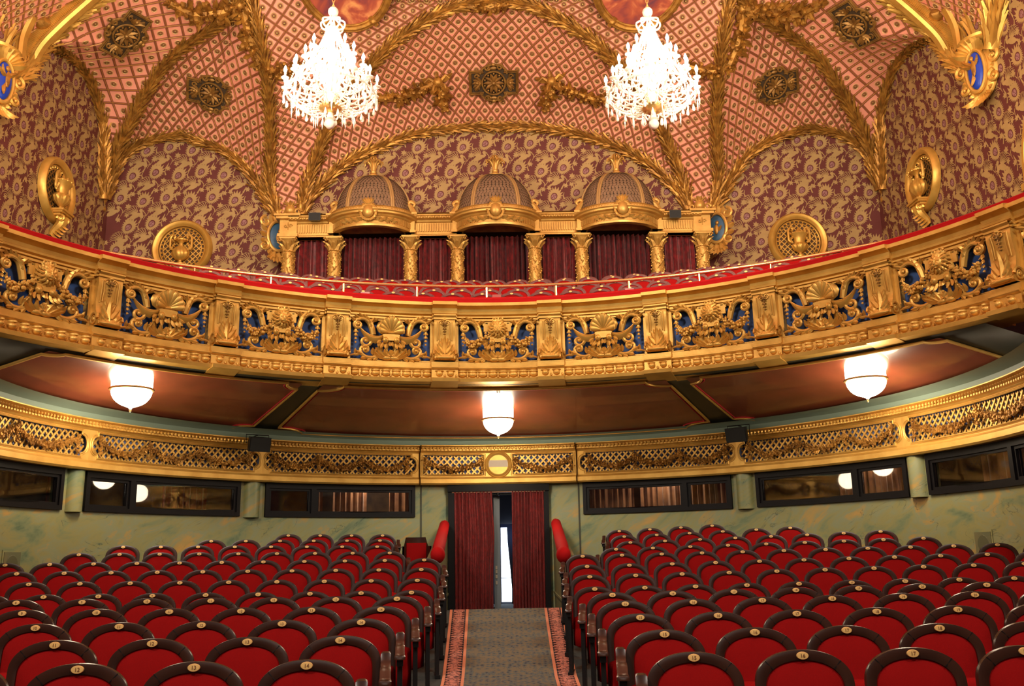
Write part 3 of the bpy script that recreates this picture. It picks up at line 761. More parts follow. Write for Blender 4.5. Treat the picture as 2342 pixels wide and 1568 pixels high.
# grey door leaf standing open between the curtains, with brass hardware
x0, x1 = at(1130, 1250, Y=dy+.1).x, at(1144, 1250, Y=dy+.1).x
lf = thing('door_leaf', 'grey-painted door leaf standing open in the gap between the curtains', 'door', ((x0+x1)/2, dy+.12, zb))
m = MB(); m.box((0, .45, (zt-zb)/2-.09), (x1-x0, .95, zt-zb-.20)); m.build('panel', M['doorgrey'], lf, smooth=False)
for z in (.50, .62, .72, .80): m = MB(); m.box((-.02, -.035, z+.02), (.035, .012, .07)); m.build('hinge_plate', mat('nickel_plate', (.6, .5, .35), .3, .8), lf, smooth=False)
# lobby beyond the door: dark hall with a daylit glazed door
m = MB(); m.box((0, dy+3.2, .3), (4, .05, 3.2)); struct('wall_lobby_end', m, M['dark'], smooth=False)
p0 = at(1147, 1300, Y=dy+3.0); g = thing('glazed_door', 'bright daylit glazed door seen through the curtain gap', 'door', (p0.x+.44, dy+3.05, zb))
m = MB(); m.box((0, 0, .87), (.9, .02, 1.72)); m.build('pane', M['day'], g, smooth=False)
m = MB(); m.box((0, -.03, 1.75), (.94, .05, .08)); m.box((-.47, -.03, .9), (.05, .05, 1.8)); m.box((.47, -.03, .9), (.05, .05, 1.8)); m.box((0, -.03, .55), (.9, .03, .015)); m.build('frame', M['lobby'], g, smooth=False)
dm_ = [at(1159, 1200, Y=dy+2.5), at(1161, 1240, Y=dy+2.5), at(1167, 1300, Y=dy+2.5), at(1171, 1345, Y=dy+2.5), at(1171, 1395, Y=dy+2.5), at(1195, 1395, Y=dy+2.5), at(1195, 1200, Y=dy+2.5)]
m = MB(); nn_ = len(dm_); m.add([p+Vector((0, q, 0)) for q in (0, .07) for p in dm_], [list(range(nn_)), list(range(2*nn_-1, nn_-1, -1))]+[(i, (i+1) % nn_, nn_+(i+1) % nn_, nn_+i) for i in range(nn_)])
tag(m.build('tied_drape', M['dark'], smooth=False), 'dark tied-back drape beside the bright glazed door beyond the curtains', 'curtain')
point('door_daylight', (p0.x+.25, dy+2.2, .5), 8, (.35, .5, 1), .3)

# ---- knee walls beside the door with padded rails
for s_, lab in ((-1, 'left'), (1, 'right')):
    m = MB(); xa, xb = s_*(.96+.03), s_*(1.10)
    zf = lambda y: cz(y)-.05
    P = []
    for y in (14.25, 15.2, 17, dy+.05):
        xi = s_*(.97+(y-14.25)*.022); xo = xi+s_*.14; zt_ = .03+(y-14.25)*(.62/5)
        P.append([Vector((xi, y, -1.2)), Vector((xi, y, zt_)), Vector((xo, y, zt_)), Vector((xo, y, -1.2))])
    m.grid(P, cv=False); m.add(P[0], [(0, 1, 2, 3)])
    # base moulding
    for (ya, yb) in ((14.22, dy),):
        xi, xj = s_*.95, s_*(.95+(dy-14.25)*.022)
        m.add([Vector((xi, ya, -.70)), Vector((xj, yb, -.70)), Vector((xj, yb, -.66)), Vector((xi, ya, -.66)), Vector((xi+s_*.03, ya, -.66)), Vector((xj+s_*.03, yb, -.66))], [(0, 1, 2, 3), (3, 2, 5, 4)])
    struct(f'wall_knee_{lab}', m, M['knee'], f'low marbled wall on the {lab} side of the doorway steps', smooth=False)
    px0 = (1003, 1262) if s_ < 0 else (1280, 1262); px1 = (1015, 1197) if s_ < 0 else (1266, 1193)
    A = at(*px0, Y=14.4); B = at(*px1, Y=18.9)
    m = MB(); A2 = Vector((s_*.95, 14.2, A.z)); B2 = Vector((s_*1.12, 18.9, B.z))
    d = (B2-A2); x_, y_, z_ = Vector((1, 0, 0)), d.normalized().cross(Vector((1, 0, 0))), d.normalized()
    if y_.z < 0: y_ = -y_
    rows = []
    for i in range(14):
        t_ = i/13; c = A2+d*t_; sc = 1
        if i == 0: sc = .45
        if i == 1: sc = .9
        if i == 13: sc = .7
        rows.append([c+x_*(.10*sc*cos(a))+Vector((0, 0, 1))*(.10*sc*sin(a)*(1 if sin(a) > 0 else 1.5)) for a in [2*PI*j/12 for j in range(12)]])
    m.grid(rows, cv=True); b_ = len(m.v); m.f += [list(range(12)), list(range(b_-1, b_-13, -1))]; m.m += [0, 0]
    # the rail's bolster end
    m.ell(A2+Vector((0, .04, -.04)), (.112, .17, .13), 12, 8)
    o = m.build('padded_rail', M['brightvelvet']); tag(o, f'bright red padded rail sloping along the {lab} knee wall', 'rail', 'padded rails by the centre door')
# ================================================================== UNDER THE BALCONY
BC, BR = 8.36, 7.44
def Bp(th, y=0, z=0, r=BR): return Vector(((r-y)*sin(th), BC+(r-y)*cos(th), z))
ZL, ZS = 2.955, 2.42      # lip height, soffit height at the wall
def SO(phi, t, dz=0):
    a = Bp(phi, .02, ZL); b = Wp(min(max(phi*1.68, -1.8), 1.8), .0, ZS); p = a.lerp(b, t); p.z += dz + .10*sin(PI*t)*0; return p
m = MB(); n = 72; PM = 1.08
m.grid([[SO(-PM+2*PM*i/n, t) for t in (0, .1, .25, .5, .75, .93, 1.0)] for i in range(n+1)])
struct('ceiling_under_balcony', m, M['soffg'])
# cove between soffit and frieze
m = MB(); m.grid([[Wp(-1.9+3.8*i/80, y, z) for y, z in ((.50, 2.45), (.34, 2.43), (.24, 2.38), (.20, 2.28))] for i in range(81)]); struct('trim_3', m, M['cove'])
def soffit_panel(f0, f1, label):
    t = thing('soffit_panel', label, 'ceiling panel', SO((f0+f1)/2, .5, -.06), 0, 'dark red panels under the balcony'); base = t.location.copy()
    t0, t1 = .045, .90; m = MB(); n = 30
    def corner(u, v): return SO(f0+(f1-f0)*u, t0+(t1-t0)*v, -.025)
    m.grid([[corner(i/n, j/8)-base for j in range(9)] for i in range(n+1)]); m.build('field', M['soff'], t)
    # moulded gilt frame with indented rounded corners
    e = .06; P = []
    N = 24
    for i in range(N+1): P.append((e+(1-2*e)*i/N, 1))
    for i in range(1, 7): a = PI/2*i/7; P.append((1-e*cos(a)*1.0, 1-.10*sin(a)))
    for i in range(N+1): P.append((1, .9-.8*i/N))
    for i in range(1, 7): a = PI/2*i/7; P.append((1-e*sin(a), .10*cos(a)))
    for i in range(N+1): P.append((1-e-(1-2*e)*i/N, 0))
    for i in range(1, 7): a = PI/2*i/7; P.append((e*cos(a), .10*sin(a)))
    for i in range(N+1): P.append((0, .1+.8*i/N))
    for i in range(1, 7): a = PI/2*i/7; P.append((e*sin(a), 1-.10*cos(a)))
    m = MB(); m.tube([corner(u, v)-base+Vector((0, 0, -.01)) for u, v in P], .024, 8, closed=True); m.build('frame', M['frieze'], t)
    m = MB(); m.tube([corner(.5+(u-.5)*.985, .5+(v-.5)*.96)-base+Vector((0, 0, -.008)) for u, v in P], .014, 6, closed=True); m.build('inner_line', M['velvet'], t)
soffit_panel(-.40, .385, 'dark red glossy ceiling panel behind the middle lamp')
soffit_panel(-.98, -.445, 'dark red glossy ceiling panel around the left lamp')
soffit_panel(.43, .98, 'dark red glossy ceiling panel around the right lamp')
# lamps
def dome_lamp(P, label, r=.32):
    t = thing('ceiling_lamp', label, 'lamp', P, 0, 'lit glass bowl lamps under the balcony')
    rz = P[2]; H = .30
    m = MB(); prof = [(0, 0), (.02, .0), (.03, .02)]+[(r*.93*sin(a), .03+H*.85*(1-cos(a))) for a in [PI/2*i/10 for i in range(2, 11)]]
    m.lathe(prof, 40, mod=lambda a, z: 1+.018*cos(20*a) if z > .03 else 1); m.build('glass_bowl', M['lampglass'], t)
    m = MB(); m.lathe([(0, -.05), (.012, -.045), (.02, -.02), (.015, 0)], 8); m.build('finial', M['brass'], t)
    m = MB(); zt_ = .03+H*.85; m.lathe([(r*.92, zt_-.01), (r*1.03, zt_), (r*1.05, zt_+.015), (r*1.03, zt_+.03), (r*.92, zt_+.035)], 40); m.build('brass_ring', M['gold2'], t)
    m = MB(); m.lathe([(r*.93, zt_+.03), (r*.95, zt_+.06), (r*.95, zt_+.22)], 40); m.build('reflection_drum', M['lampglass'], t)  # glowing drum stands in for the bowl's reflection in the glossy soffit
    return t
Lc = at(1140, 996, Y=17.0); Ll = at(298, 935, Y=13.9); Lr = at(1985, 912, Y=13.9)
dome_lamp(Lc, 'middle lit glass bowl lamp under the balcony', .30); dome_lamp(Ll, 'left lit glass bowl lamp under the balcony', .315); dome_lamp(Lr, 'right lit glass bowl lamp under the balcony', .315)
for L_ in (Lc, Ll, Lr): point('bowl_lamp_light', (L_[0], L_[1], L_[2]-.25), 76, WARM, .25)
# small projector bracket on the lip in the centre
t = thing('ceiling_sensor', 'small pale fixture hanging from the balcony edge above the middle lamp', 'fixture', at(1140, 897, Y=16.0)); m = MB(); m.box((0, 0, .05), (.16, .1, .06)); m.build('housing', mat('pale_fixture', (.4, .36, .3), .5), t, smooth=False)
m = MB(); m.lathe([(0, -.02), (.03, -.01), (.035, .02)], 12); m.build('lens', M['glass'], t)

# ================================================================== BALCONY FRONT
def bmap(p): th = p[0]/BR; r = BR-p[1]; return Vector((r*sin(th), r*cos(th)-BR, p[2]))
def place_b(o, th): o.location = Bp(th, 0, 0); o.rotation_euler = (0, 0, -th)
BAY = .253; HW = BAY*BR/2
def sweepB(m, prof, x0, x1, step=.09, yo=0, caps=True):
    n = max(1, int((x1-x0)/step)); m.grid([[Bp((x0+(x1-x0)*i/n)/BR, y+yo, z) for y, z in prof] for i in range(n+1)], flip=True)
    if caps:
        for x in (x0, x1):
            y0 = min(y for y, z in prof)-.02
            m.add([Bp(x/BR, y+yo, z) for y, z in prof]+[Bp(x/BR, -.3, prof[-1][1]), Bp(x/BR, -.3, prof[0][1])], [range(len(prof)+2)])
topP = [(-.02, 4.10), (.03, 4.10), (.03, 4.135), (.01, 4.14), (.05, 4.15), (.05, 4.175), (.03, 4.185), (.07, 4.205), (.075, 4.235), (.06, 4.25), (.07, 4.30), (.13, 4.335), (.17, 4.345), (.17, 4.40), (.10, 4.41), (-.30, 4.41)]
botP = [(-.25, 2.90), (.06, 2.965), (.19, 2.975), (.20, 3.03), (.16, 3.045), (.10, 3.055), (.09, 3.19), (.12, 3.205), (.13, 3.225), (.10, 3.235), (.10, 3.25), (.07, 3.26), (.07, 3.335), (.03, 3.35), (-.02, 3.355)]
tb = MB(); NB = 5
for k in range(-NB, NB+1):
    c = k*BAY*BR; sweepB(tb, topP, c-HW+.22, c+HW-.22); sweepB(tb, botP, c-HW+.22, c+HW-.22)
    nE = 8
    for i in range(nE):
        x = c+(i-(nE-1)/2)*((2*HW-.44)/nE); tb.ell(Bp(x/BR, .10, 3.115), (.082, .05, .052), 10, 6); tb.ell(Bp(x/BR, .10, 3.17), (.09, .045, .03), 8, 5)
        tb.ell(Bp((x+.09)/BR, .12, 3.08), (.02, .025, .03), 6, 3)
for k in range(-NB-1, NB+1):
    c = (k+.5)*BAY*BR
    sweepB(tb, topP, c-.22, c+.22, yo=.07); sweepB(tb, [(y, z if z > 3.3 else z) for y, z in botP], c-.235, c+.235, yo=.07)
    for i in range(2):
        x = c+(i-.5)*.2; tb.ell(Bp(x/BR, .17, 3.12), (.062, .05, .055), 8, 5); tb.ell(Bp(x/BR, .17, 3.165), (.085, .03, .022), 6, 4); tb.ell(Bp((x+.1)/BR, .19, 3.08), (.02, .025, .03), 6, 3)
struct('trim_4', tb, M['gold'], 'gilded cornice and egg-and-dart moulding of the balcony front')
# blue backing wall
m = MB(); m.grid([[Bp(-1.5+3*i/100, -.14, 3.3), Bp(-1.5+3*i/100, -.14, 4.2)] for i in range(101)], flip=True); struct('wall_balcony_front', m, M['blue'])

def common_scroll(m, Y0=.02):
    """right half of the carved work (x>0), z from 3.36 to 4.14; will be mirrored"""
    V = lambda x, z, y=0: Vector((x, Y0+y, z))
    # upper cornucopia scroll
    P = smooth_path([V(.30, 3.80), V(.33, 3.92), V(.38, 4.03), V(.48, 4.09), V(.58, 4.06), V(.63, 3.98), V(.60, 3.91)], 18)
    m.tube(P, [.055-.028*abs(i/18-.2) for i in range(19)], 8)
    m.tube([p+Vector((0, .03, 0))+Vector((0, 0, -.02)) for p in P[1:14]], .022, 6)
    m.spiral(V(.575, 3.965, .03), .3, -1.4, .075, .012, (1, 0, 0), (0, 0, 1), .028, .016); m.ell(V(.575, 3.965, .05), .024)
    for i, p in enumerate(P[2:15:2]): m.leaf(p+Vector((0, .03, 0)), (P[i*2+3]-P[i*2+2])+Vector((.02, .01, .04)), (0, 1, 0), .12, .07, .3)
    m.leaf(V(.36, 4.0), (-.6, .2, .8), (0, 1, 0), .13, .08, .4)
    m.leaf(V(.33, 4.05), (-1, .2, .2), (0, 1, 0), .12, .06, .4)
    # husk drop
    for i, z in enumerate((3.86, 3.79, 3.72, 3.65)):
        s_ = 1-.18*i; m.ell(V(.61, z, .01), (.03*s_, .03*s_, .04*s_), 6, 4)
        for a in (-.6, 0, .6): m.leaf(V(.61, z+.02, .02), (sin(a), .1, -cos(a)), (0, 1, 0), .075*s_, .035*s_, .35, n=3)
    # middle scroll
    m.spiral(V(.44, 3.68, .02), 2.6, 1.3, .105, .015, (1, 0, 0), (0, 0, 1), .034, .02, n=18); m.ell(V(.44, 3.68, .04), .03)
    # lower scroll
    P = smooth_path([V(.16, 3.50), V(.22, 3.43), V(.32, 3.395), V(.42, 3.405), V(.50, 3.46), V(.52, 3.54), V(.46, 3.60), V(.39, 3.57)], 20)
    m.tube(P, [.045-.018*(i/20) for i in range(21)], 8)
    m.spiral(V(.44, 3.53, .03), .9, 1.2, .065, .012, (1, 0, 0), (0, 0, 1), .03, .016); m.ell(V(.44, 3.53, .055), .028)
    for i in range(3, 17, 3): m.leaf(P[i]+Vector((0, .03, 0)), P[i+1]-P[i]+Vector((0, .0, -.02)), (0, 1, 0), .12, .07, .25)
    m.leaf(V(.28, 3.43, .02), (-.3, .2, 1), (0, 1, 0), .15, .09, .4); m.leaf(V(.30, 3.45, .02), (.2, .2, 1), (0, 1, 0), .12, .08, .5)
    m.tube(smooth_path([V(.52, 3.50), V(.57, 3.44), V(.64, 3.44), V(.70, 3.42)], 6), [.03, .03, .028, .025, .02, .018, .01], 6)
    m.leaf(V(.60, 3.44, .01), (.2, .1, 1), (0, 1, 0), .11, .06, .3); m.ell(V(.70, 3.48), (.018, .03, .04), 6, 4)
def bracket_body(m, Y0=.03):
    """right half of the central support with acanthus"""
    V = lambda x, z, y=0: Vector((x, Y0+y, z))
    m.box(V(.07, 3.74, .03), (.14, .10, .09)); m.ell(V(.10, 3.70, .07), (.055, .05, .06), 8, 6); m.ell(V(.10, 3.705, .11), (.018, .018, .02), 6, 4)
    m.tube(smooth_path([V(.13, 3.72), V(.19, 3.74), V(.20, 3.68), V(.15, 3.66)], 8), [.02]*9, 6)
    for (x, z, a, L) in ((.03, 3.68, -.15, .10), (.08, 3.66, .2, .14), (.13, 3.66, .5, .14), (.17, 3.70, .9, .12), (.19, 3.66, .5, .10)): m.leaf(V(x, z, .06), (sin(a), .15, -cos(a)), (0, 1, 0), L, .065, .4)
    m.tube(smooth_path([V(.04, 3.64, .02), V(.075, 3.56, .01), V(.06, 3.48, .01), V(.02, 3.42, .02)], 8), [.03, .03, .028, .028, .028, .03, .03, .035, .04], 7)
    for (x, z, a, L, W) in ((.0, 3.37, .1, .17, .12), (.03, 3.37, .5, .20, .12), (.07, 3.38, .9, .22, .11), (.12, 3.40, 1.15, .20, .10), (.15, 3.44, .8, .18, .10), (.16, 3.50, .35, .16, .09)): m.leaf(V(x, z, .02), (sin(a), .1, cos(a)), (0, 1, 0), L, W, .3)
    m.ell(V(.06, 3.40, 0), (.10, .05, .05), 8, 5)
def mesh_b(m): return m.mapped(bmap)
def mkpart(fn, mirror=True):
    m = MB(); fn(m)
    if mirror: m.mirror(0)
    return mesh_b(m)
scroll_me = None
def build_panel(kind):
    t = bpy.data.objects.new('balustrade_panel', None); COL.objects.link(t)
    # frame
    m = MB(); x = HW-.225
    for (xa, xb, za, zb_) in ((-x, x, 4.07, 4.10), (-x, x, 3.355, 3.375)): 
        n_ = 16; m.grid([[Vector((xa+(xb-xa)*i/n_, y, z)) for y, z in ((-.13, za), (.0, za), (.0, zb_), (-.13, zb_))] for i in range(n_+1)], cv=True)
    for s_ in (-1, 1): m.box((s_*(x-.012), -.06, 3.73), (.024, .13, .72)); m.box((s_*(x+.035), -.03, 3.73), (.07, .08, .78))
    mesh_b(m).build('frame', M['gold'], t, smooth=False)
    for s_ in (-1, 1):
        m = MB(); common_scroll(m)
        if s_ < 0:
            for p in m.v: p.x = -p.x
            m.f = [list(reversed(f)) for f in m.f]
        mesh_b(m).build('scroll', M['gold'], t)
    mkpart(bracket_body).build('acanthus_bracket', M['gold'], t)
    if kind == 'shell':
        m = MB(); nL = 9
        for i in range(nL):
            a = -1.45+2.9*i/(nL-1); L = .26-.05*abs(a)/1.45; d = Vector((sin(a), 0, cos(a))); b = Vector((0, .06, 3.84)); rows = []
            sd = Vector((cos(a), 0, -sin(a)))
            for j in range(9):
                u = j/8; wd = .012+.052*u; c = b+d*(L*u)+Vector((0, .09*sin(PI*.5*u)-.0, 0))
                if j == 8: wd *= .75
                rows.append([c+sd*(wd*cos(q))+Vector((0, .03*sin(q)*(.3+u), 0)) for q in [PI*r_/6 for r_ in range(7)]])
            m.grid(rows, flip=True)
            m.tube([b+d*(L*.98)-sd*.05+Vector((0, .10, 0)), b+d*(L*1.06)+Vector((0, .115, 0)), b+d*(L*.98)+sd*.05+Vector((0, .10, 0))], .014, 6)
        m.ell((0, .06, 3.83), (.09, .06, .035), 10, 6)
        for s_ in (-1, 1): m.spiral((s_*.13, .09, 3.85), 0, s_*1.1, .045, .01, (1, 0, 0), (0, 0, 1), .02, .012)
        m.box((0, .05, 3.79), (.30, .12, .035)); m.ell((0, .0, 3.95), (.25, .05, .17), 14, 6)
        mesh_b(m).build('scallop_shell', M['gold'], t)
        for s_ in (-1, 1):
            m = MB(); rows = []
            for i in range(13):
                u = i/12; x0 = s_*(.14+.40*u); zc_ = 3.80-.11*sin(PI*(u*.8+.1))+.13*u*u; h = .10*sin(PI*(u*.9+.08))+.012
                rows.append([Vector((x0, .05, zc_+h*.5)), Vector((x0, .10, zc_+h*.15)), Vector((x0, .09, zc_-h*.2)), Vector((x0+.008*s_*cos(9*u*PI), .05, zc_-h*.65-.012*cos(22*u))), Vector((x0, .03, zc_-h*.3))])
            m.grid(rows, cv=True, flip=s_ > 0); m.tube([r_[0] for r_ in rows], .016, 6); mesh_b(m).build('drapery_swag', M['gold'], t)
    else:
        m = MB(); m.box((0, .04, 3.93), (.34, .05, .28)); m.box((0, .065, 3.93), (.28, .03, .23)); m.box((0, .05, 3.80), (.38, .09, .03))
        for s_ in (-1, 1): m.box((s_*.20, .03, 3.97), (.09, .04, .14)); m.box((s_*.235, .03, 4.03), (.05, .04, .05))
        m.ell((0, .09, 4.08), (.10, .04, .05), 10, 5)
        for s_ in (-1, 1): m.spiral((s_*.05, .11, 4.10), 0, s_*1.2, .045, .01, (1, 0, 0), (0, 0, 1), .02, .012)
        mesh_b(m).build('plaque', M['gold'], t)
        r = random.Random(3); m = MB()
        m.ell((0, .12, 3.93), (.092, .075, .11), 14, 10); m.ell((0, .175, 3.89), (.056, .05, .045), 12, 8)         # head, muzzle
        m.ell((0, .20, 3.93), (.020, .03, .05), 8, 6); m.ell((0, .222, 3.905), (.024, .015, .014), 8, 5)          # nose
        for s_ in (-1, 1):
            m.ell((s_*.036, .18, 3.955), (.026, .018, .012), 8, 5); m.ell((s_*.038, .175, 3.938), (.016, .018, .010), 8, 5)  # brow, eye
            m.ell((s_*.026, .20, 3.885), (.028, .025, .022), 8, 6); m.ell((s_*.075, .10, 4.02), (.026, .02, .03), 8, 6)       # cheeks, ears
        m.ell((0, .18, 3.855), (.032, .03, .015), 8, 5)                                                                   # jaw
        for ring, (rr, nn, sz) in enumerate(((.098, 13, .028), (.125, 17, .026))):
            for i in range(nn):
                a = 2*PI*i/nn+ring*.2; d = Vector((cos(a), 0, sin(a))); X_ = Vector((-sin(a), 0, cos(a)))
                c = Vector((cos(a)*rr, .12-.035*ring, 3.925+sin(a)*rr*1.12)); m.tube(smooth_path([c-d*.035+Vector((0, .03, 0)), c+X_*.014+Vector((0, .02, 0)), c+d*.035, c+d*.05-X_*.016-Vector((0, .02, 0))], 6), [sz*.5, sz*.8, sz*.85, sz*.8, sz*.65, sz*.45, sz*.2], 6)
        mesh_b(m).build('lion_mask', M['gold'], t)
        for s_ in (-1, 1):
            m = MB()
            for i in range(9):
                u = i/8; c = Vector((s_*(.19+.36*u), .07, 3.82-.20*sin(PI*u*.75)+.05*u))
                for _ in range(4): o_ = Vector((r.uniform(-.04, .04), r.uniform(0, .05), r.uniform(-.045, .045))); m.ell(c+o_, r.uniform(.018, .034), 6, 4)
                a = r.uniform(0, 6.28); m.leaf(c, (cos(a), .2, sin(a)), (0, 1, 0), .10, .05, .3); a += 2; m.leaf(c, (cos(a), .2, sin(a)), (0, 1, 0), .09, .05, .3)
            mesh_b(m).build('fruit_garland', M['gold'], t)
    return t
proto_b = {}
sidew = lambda k: 'left' if k < 0 else 'right'
for k in range(-NB, NB+1):
    kind = 'lion' if k % 2 == 0 else 'shell'
    if kind not in proto_b: o = proto_b[kind] = build_panel(kind)
    else: o = dup(proto_b[kind])
    place_b(o, k*BAY)
    if k == 0: lab = 'carved gilt balcony panel with lion mask in the very centre'
    else:
        o_ = {1: 'first', 2: 'second', 3: 'third', 4: 'fourth', 5: 'fifth'}[abs(k)]
        lab = f'carved gilt balcony panel with {"lion mask" if kind == "lion" else "scallop shell"}, {o_} {sidew(k)} of centre'
    tag(o, lab, 'carved panel', 'carved panels of the balcony front')
def build_pilaster():
    t = bpy.data.objects.new('scroll_pilaster', None); COL.objects.link(t)
    # console shaft with S profile
    prof = [(.10, 4.14), (.13, 4.10), (.135, 4.0), (.11, 3.85), (.09, 3.72), (.11, 3.60), (.16, 3.50), (.20, 3.43), (.20, 3.385), (.15, 3.36)]
    m = MB(); w_ = .185
    m.grid([[Vector((x, y, z)) for y, z in prof] for x in (-w_, -w_*.5, 0, w_*.5, w_)], flip=True)
    for s_ in (-1, 1):
        vs_ = [Vector((s_*w_, y, z)) for y, z in prof]+[Vector((s_*w_, -.13, 3.36)), Vector((s_*w_, -.13, 4.14))]; m.add(vs_, [range(len(vs_))])
    m.mapped(bmap).build('shaft', M['gold'], t, ang=35)
    m = MB()
    for s_ in (-1, 1):
        P = [Vector((s_*.13, .142, 4.05)), Vector((s_*.13, .125, 3.9)), Vector((s_*.13, .10, 3.72))]; m.tube(P, .010, 5)
        P = [Vector((s_*.10, .150, 4.03)), Vector((s_*.09, .13, 3.9)), Vector((s_*.10, .108, 3.74))]; m.tube(P, .008, 5)
        m.spiral((s_*.05, .15, 4.03), PI/2, s_*1.1, .045, .01, (1, 0, 0), (0, 0, 1), .014, .008, k=5)
        m.tube([(s_*.10, .145, 4.04), (s_*.06, .15, 4.075), (0, .15, 4.085)], .010, 5)
    m.ell((0, .15, 4.085), (.035, .03, .025), 8, 5)
    m.mapped(bmap).build('carved_border', M['gold'], t)
    m = MB()
    for i, z in enumerate((4.03, 3.985, 3.93, 3.88, 3.835)):
        y = .15-.012*i; s_ = 1-.12*i; m.ell((0, y, z), (.025*s_, .022, .03*s_), 6, 4)
        for a in (-.9, 0, .9): m.leaf((0, y, z+.015), (sin(a), .2, -cos(a)), (0, 1, 0), .065*s_, .04*s_, .4, n=3)
    m.mapped(bmap).build('bell_drop', M['bronze'], t)
    m = MB()
    for (x, z, a, L, W) in ((0, 3.38, 0, .42, .085), (.025, 3.56, .45, .17, .07), (.03, 3.48, .62, .19, .08), (.035, 3.41, .85, .18, .08), (.05, 3.38, 1.15, .15, .07), (.02, 3.64, .3, .13, .06), (.06, 3.38, .35, .16, .07), (.10, 3.38, .55, .12, .06)):
        for s_ in ((1, -1) if x else (1,)):
            y0 = .205 if z < 3.45 else .205-(z-3.45)*.42
            # follow the console surface: lean back with height
            m.leaf((s_*x, y0, z), (s_*sin(a), -.30, cos(a)), (0, 1, 0), L, W, .30, n=6)
    m.ell((0, .20, 3.40), (.17, .04, .035), 10, 6)
    m.mapped(bmap).build('acanthus_leaf', M['gold'], t)
    for s_ in (-1, 1):
        m = MB(); x = s_*(w_+.012); m.spiral((x, .09, 3.46), 0, 1.8, .10, .015, (0, 1, 0), (0, 0, 1), .022, .012, n=22); m.ell((x, .09, 3.46), (.02, .03, .03)); m.mapped(bmap).build('volute', M['gold'], t)
    # pedestal below is part of the moulding; cap block
    m = MB(); m.grid([[Vector((x, y, z)) for y, z in ((-.1, 4.10), (.15, 4.10), (.15, 4.13), (.18, 4.16), (.18, 4.18), (-.1, 4.18))] for x in (-.2, 0, .2)], cv=True, flip=True)
    m.mapped(bmap).build('cap_block', M['gold'], t, smooth=False)
    return t
pp = None
for k in range(-NB-1, NB+1):
    if pp is None: o = pp = build_pilaster()
    else: o = dup(pp)
    place_b(o, (k+.5)*BAY)
    kk = abs(k+.5)+.5; lab = f'gilt scroll pilaster with acanthus leaf, {ORD[int(kk)]} {"left" if k < 0 else "right"} of the centre lion panel'
    tag(o, lab, 'pilaster', 'pilasters of the balcony front')

# ---- velvet ledge, rail, deck
RC, RR = 6.21, 10.2
def Rp(th, z, r=RR): return Vector((r*sin(th), RC+r*cos(th), z))
def rail_th_at(x): return math.asin(max(-1, min(1, x/RR)))
m = MB(); P = []
for i in range(81):
    th = -1.35+2.7*i/80; a = Bp(th, .06, 4.41)
    far = Rp(rail_th_at(a.x*1.06), 4.5); far.x = a.x*1.03
    if far.y < a.y+.35: far.y = a.y+.35
    z1 = 4.56
    P.append([a, a+Vector((0, .0, .09)), a.lerp(far, .08)+Vector((0, 0, .125)), a.lerp(far, .45)+Vector((0, 0, .13)), Vector((far.x, far.y, z1+.06)), Vector((far.x, far.y+.15, z1-.5))])
m.grid(P, flip=True); o = m.build('velvet_ledge', M['brightvelvet']); tag(o, 'red velvet ledge running along the top of the balcony front', 'ledge')
t = thing('balcony_handrail', 'polished brass handrail on short posts along the balcony ledge', 'handrail', (0, RC+RR, 4.6)); b0 = t.location.copy()
a0, a1 = math.asin(-6.95/RR), math.asin(6.8/RR)
m = MB(); P = [Rp(a0-.012, 4.66), Rp(a0-.008, 4.86), Rp(a0, 4.92)]+[Rp(a0+(a1-a0)*i/60, 4.93) for i in range(1, 60)]+[Rp(a1, 4.92), Rp(a1+.008, 4.86), Rp(a1+.012, 4.66)]
m.tube([p-b0 for p in P], .03, 10); m.build('rail', M['brass'], t)
for px, py in ((285, 590), (458, 622), (627, 640), (790, 652), (955, 655), (1113, 655), (1271, 650), (1438, 640), (1598, 625), (1763, 600), (1930, 570)):
    q = at(px, py, Z=4.93); th = math.asin(q.x/RR); m = MB(); c = Rp(th, 0)-Vector((b0.x, b0.y, 0)); c.z = -b0.z
    m.tube([c+Vector((0, 0, 4.58)), c+Vector((0, 0, 4.93))], .02, 8); m.lathe([(.05, 4.56), (.05, 4.62), (.025, 4.66)], 10, c=c); m.build('post', M['brass'], t)
# little boxes left on the ledge
for px, py, lab in ((528, 641, 'small reddish box on the balcony ledge, left side'), (838, 672, 'small reddish box on the ledge left of centre'), (1136, 678, 'small clear-edged box on the ledge at centre'), (1440, 657, 'small reddish box on the ledge right of centre'), (1755, 622, 'small reddish box on the ledge, right side'), (205, 576, 'small reddish box at the left end of the ledge'), (2040, 545, 'small reddish box at the right end of the ledge')):
    q = at(px, py, Z=4.70); th = math.asin(max(-1, min(1, q.x/RR))); m = MB(); m.box((0, 0, .05), (.16, .10, .13)); o = m.build('programme_box', M['boxbrown'], smooth=False)
    o.location = Vector((q.x, Rp(th, 0).y-.22, 4.58)); tag(o, lab, 'box')

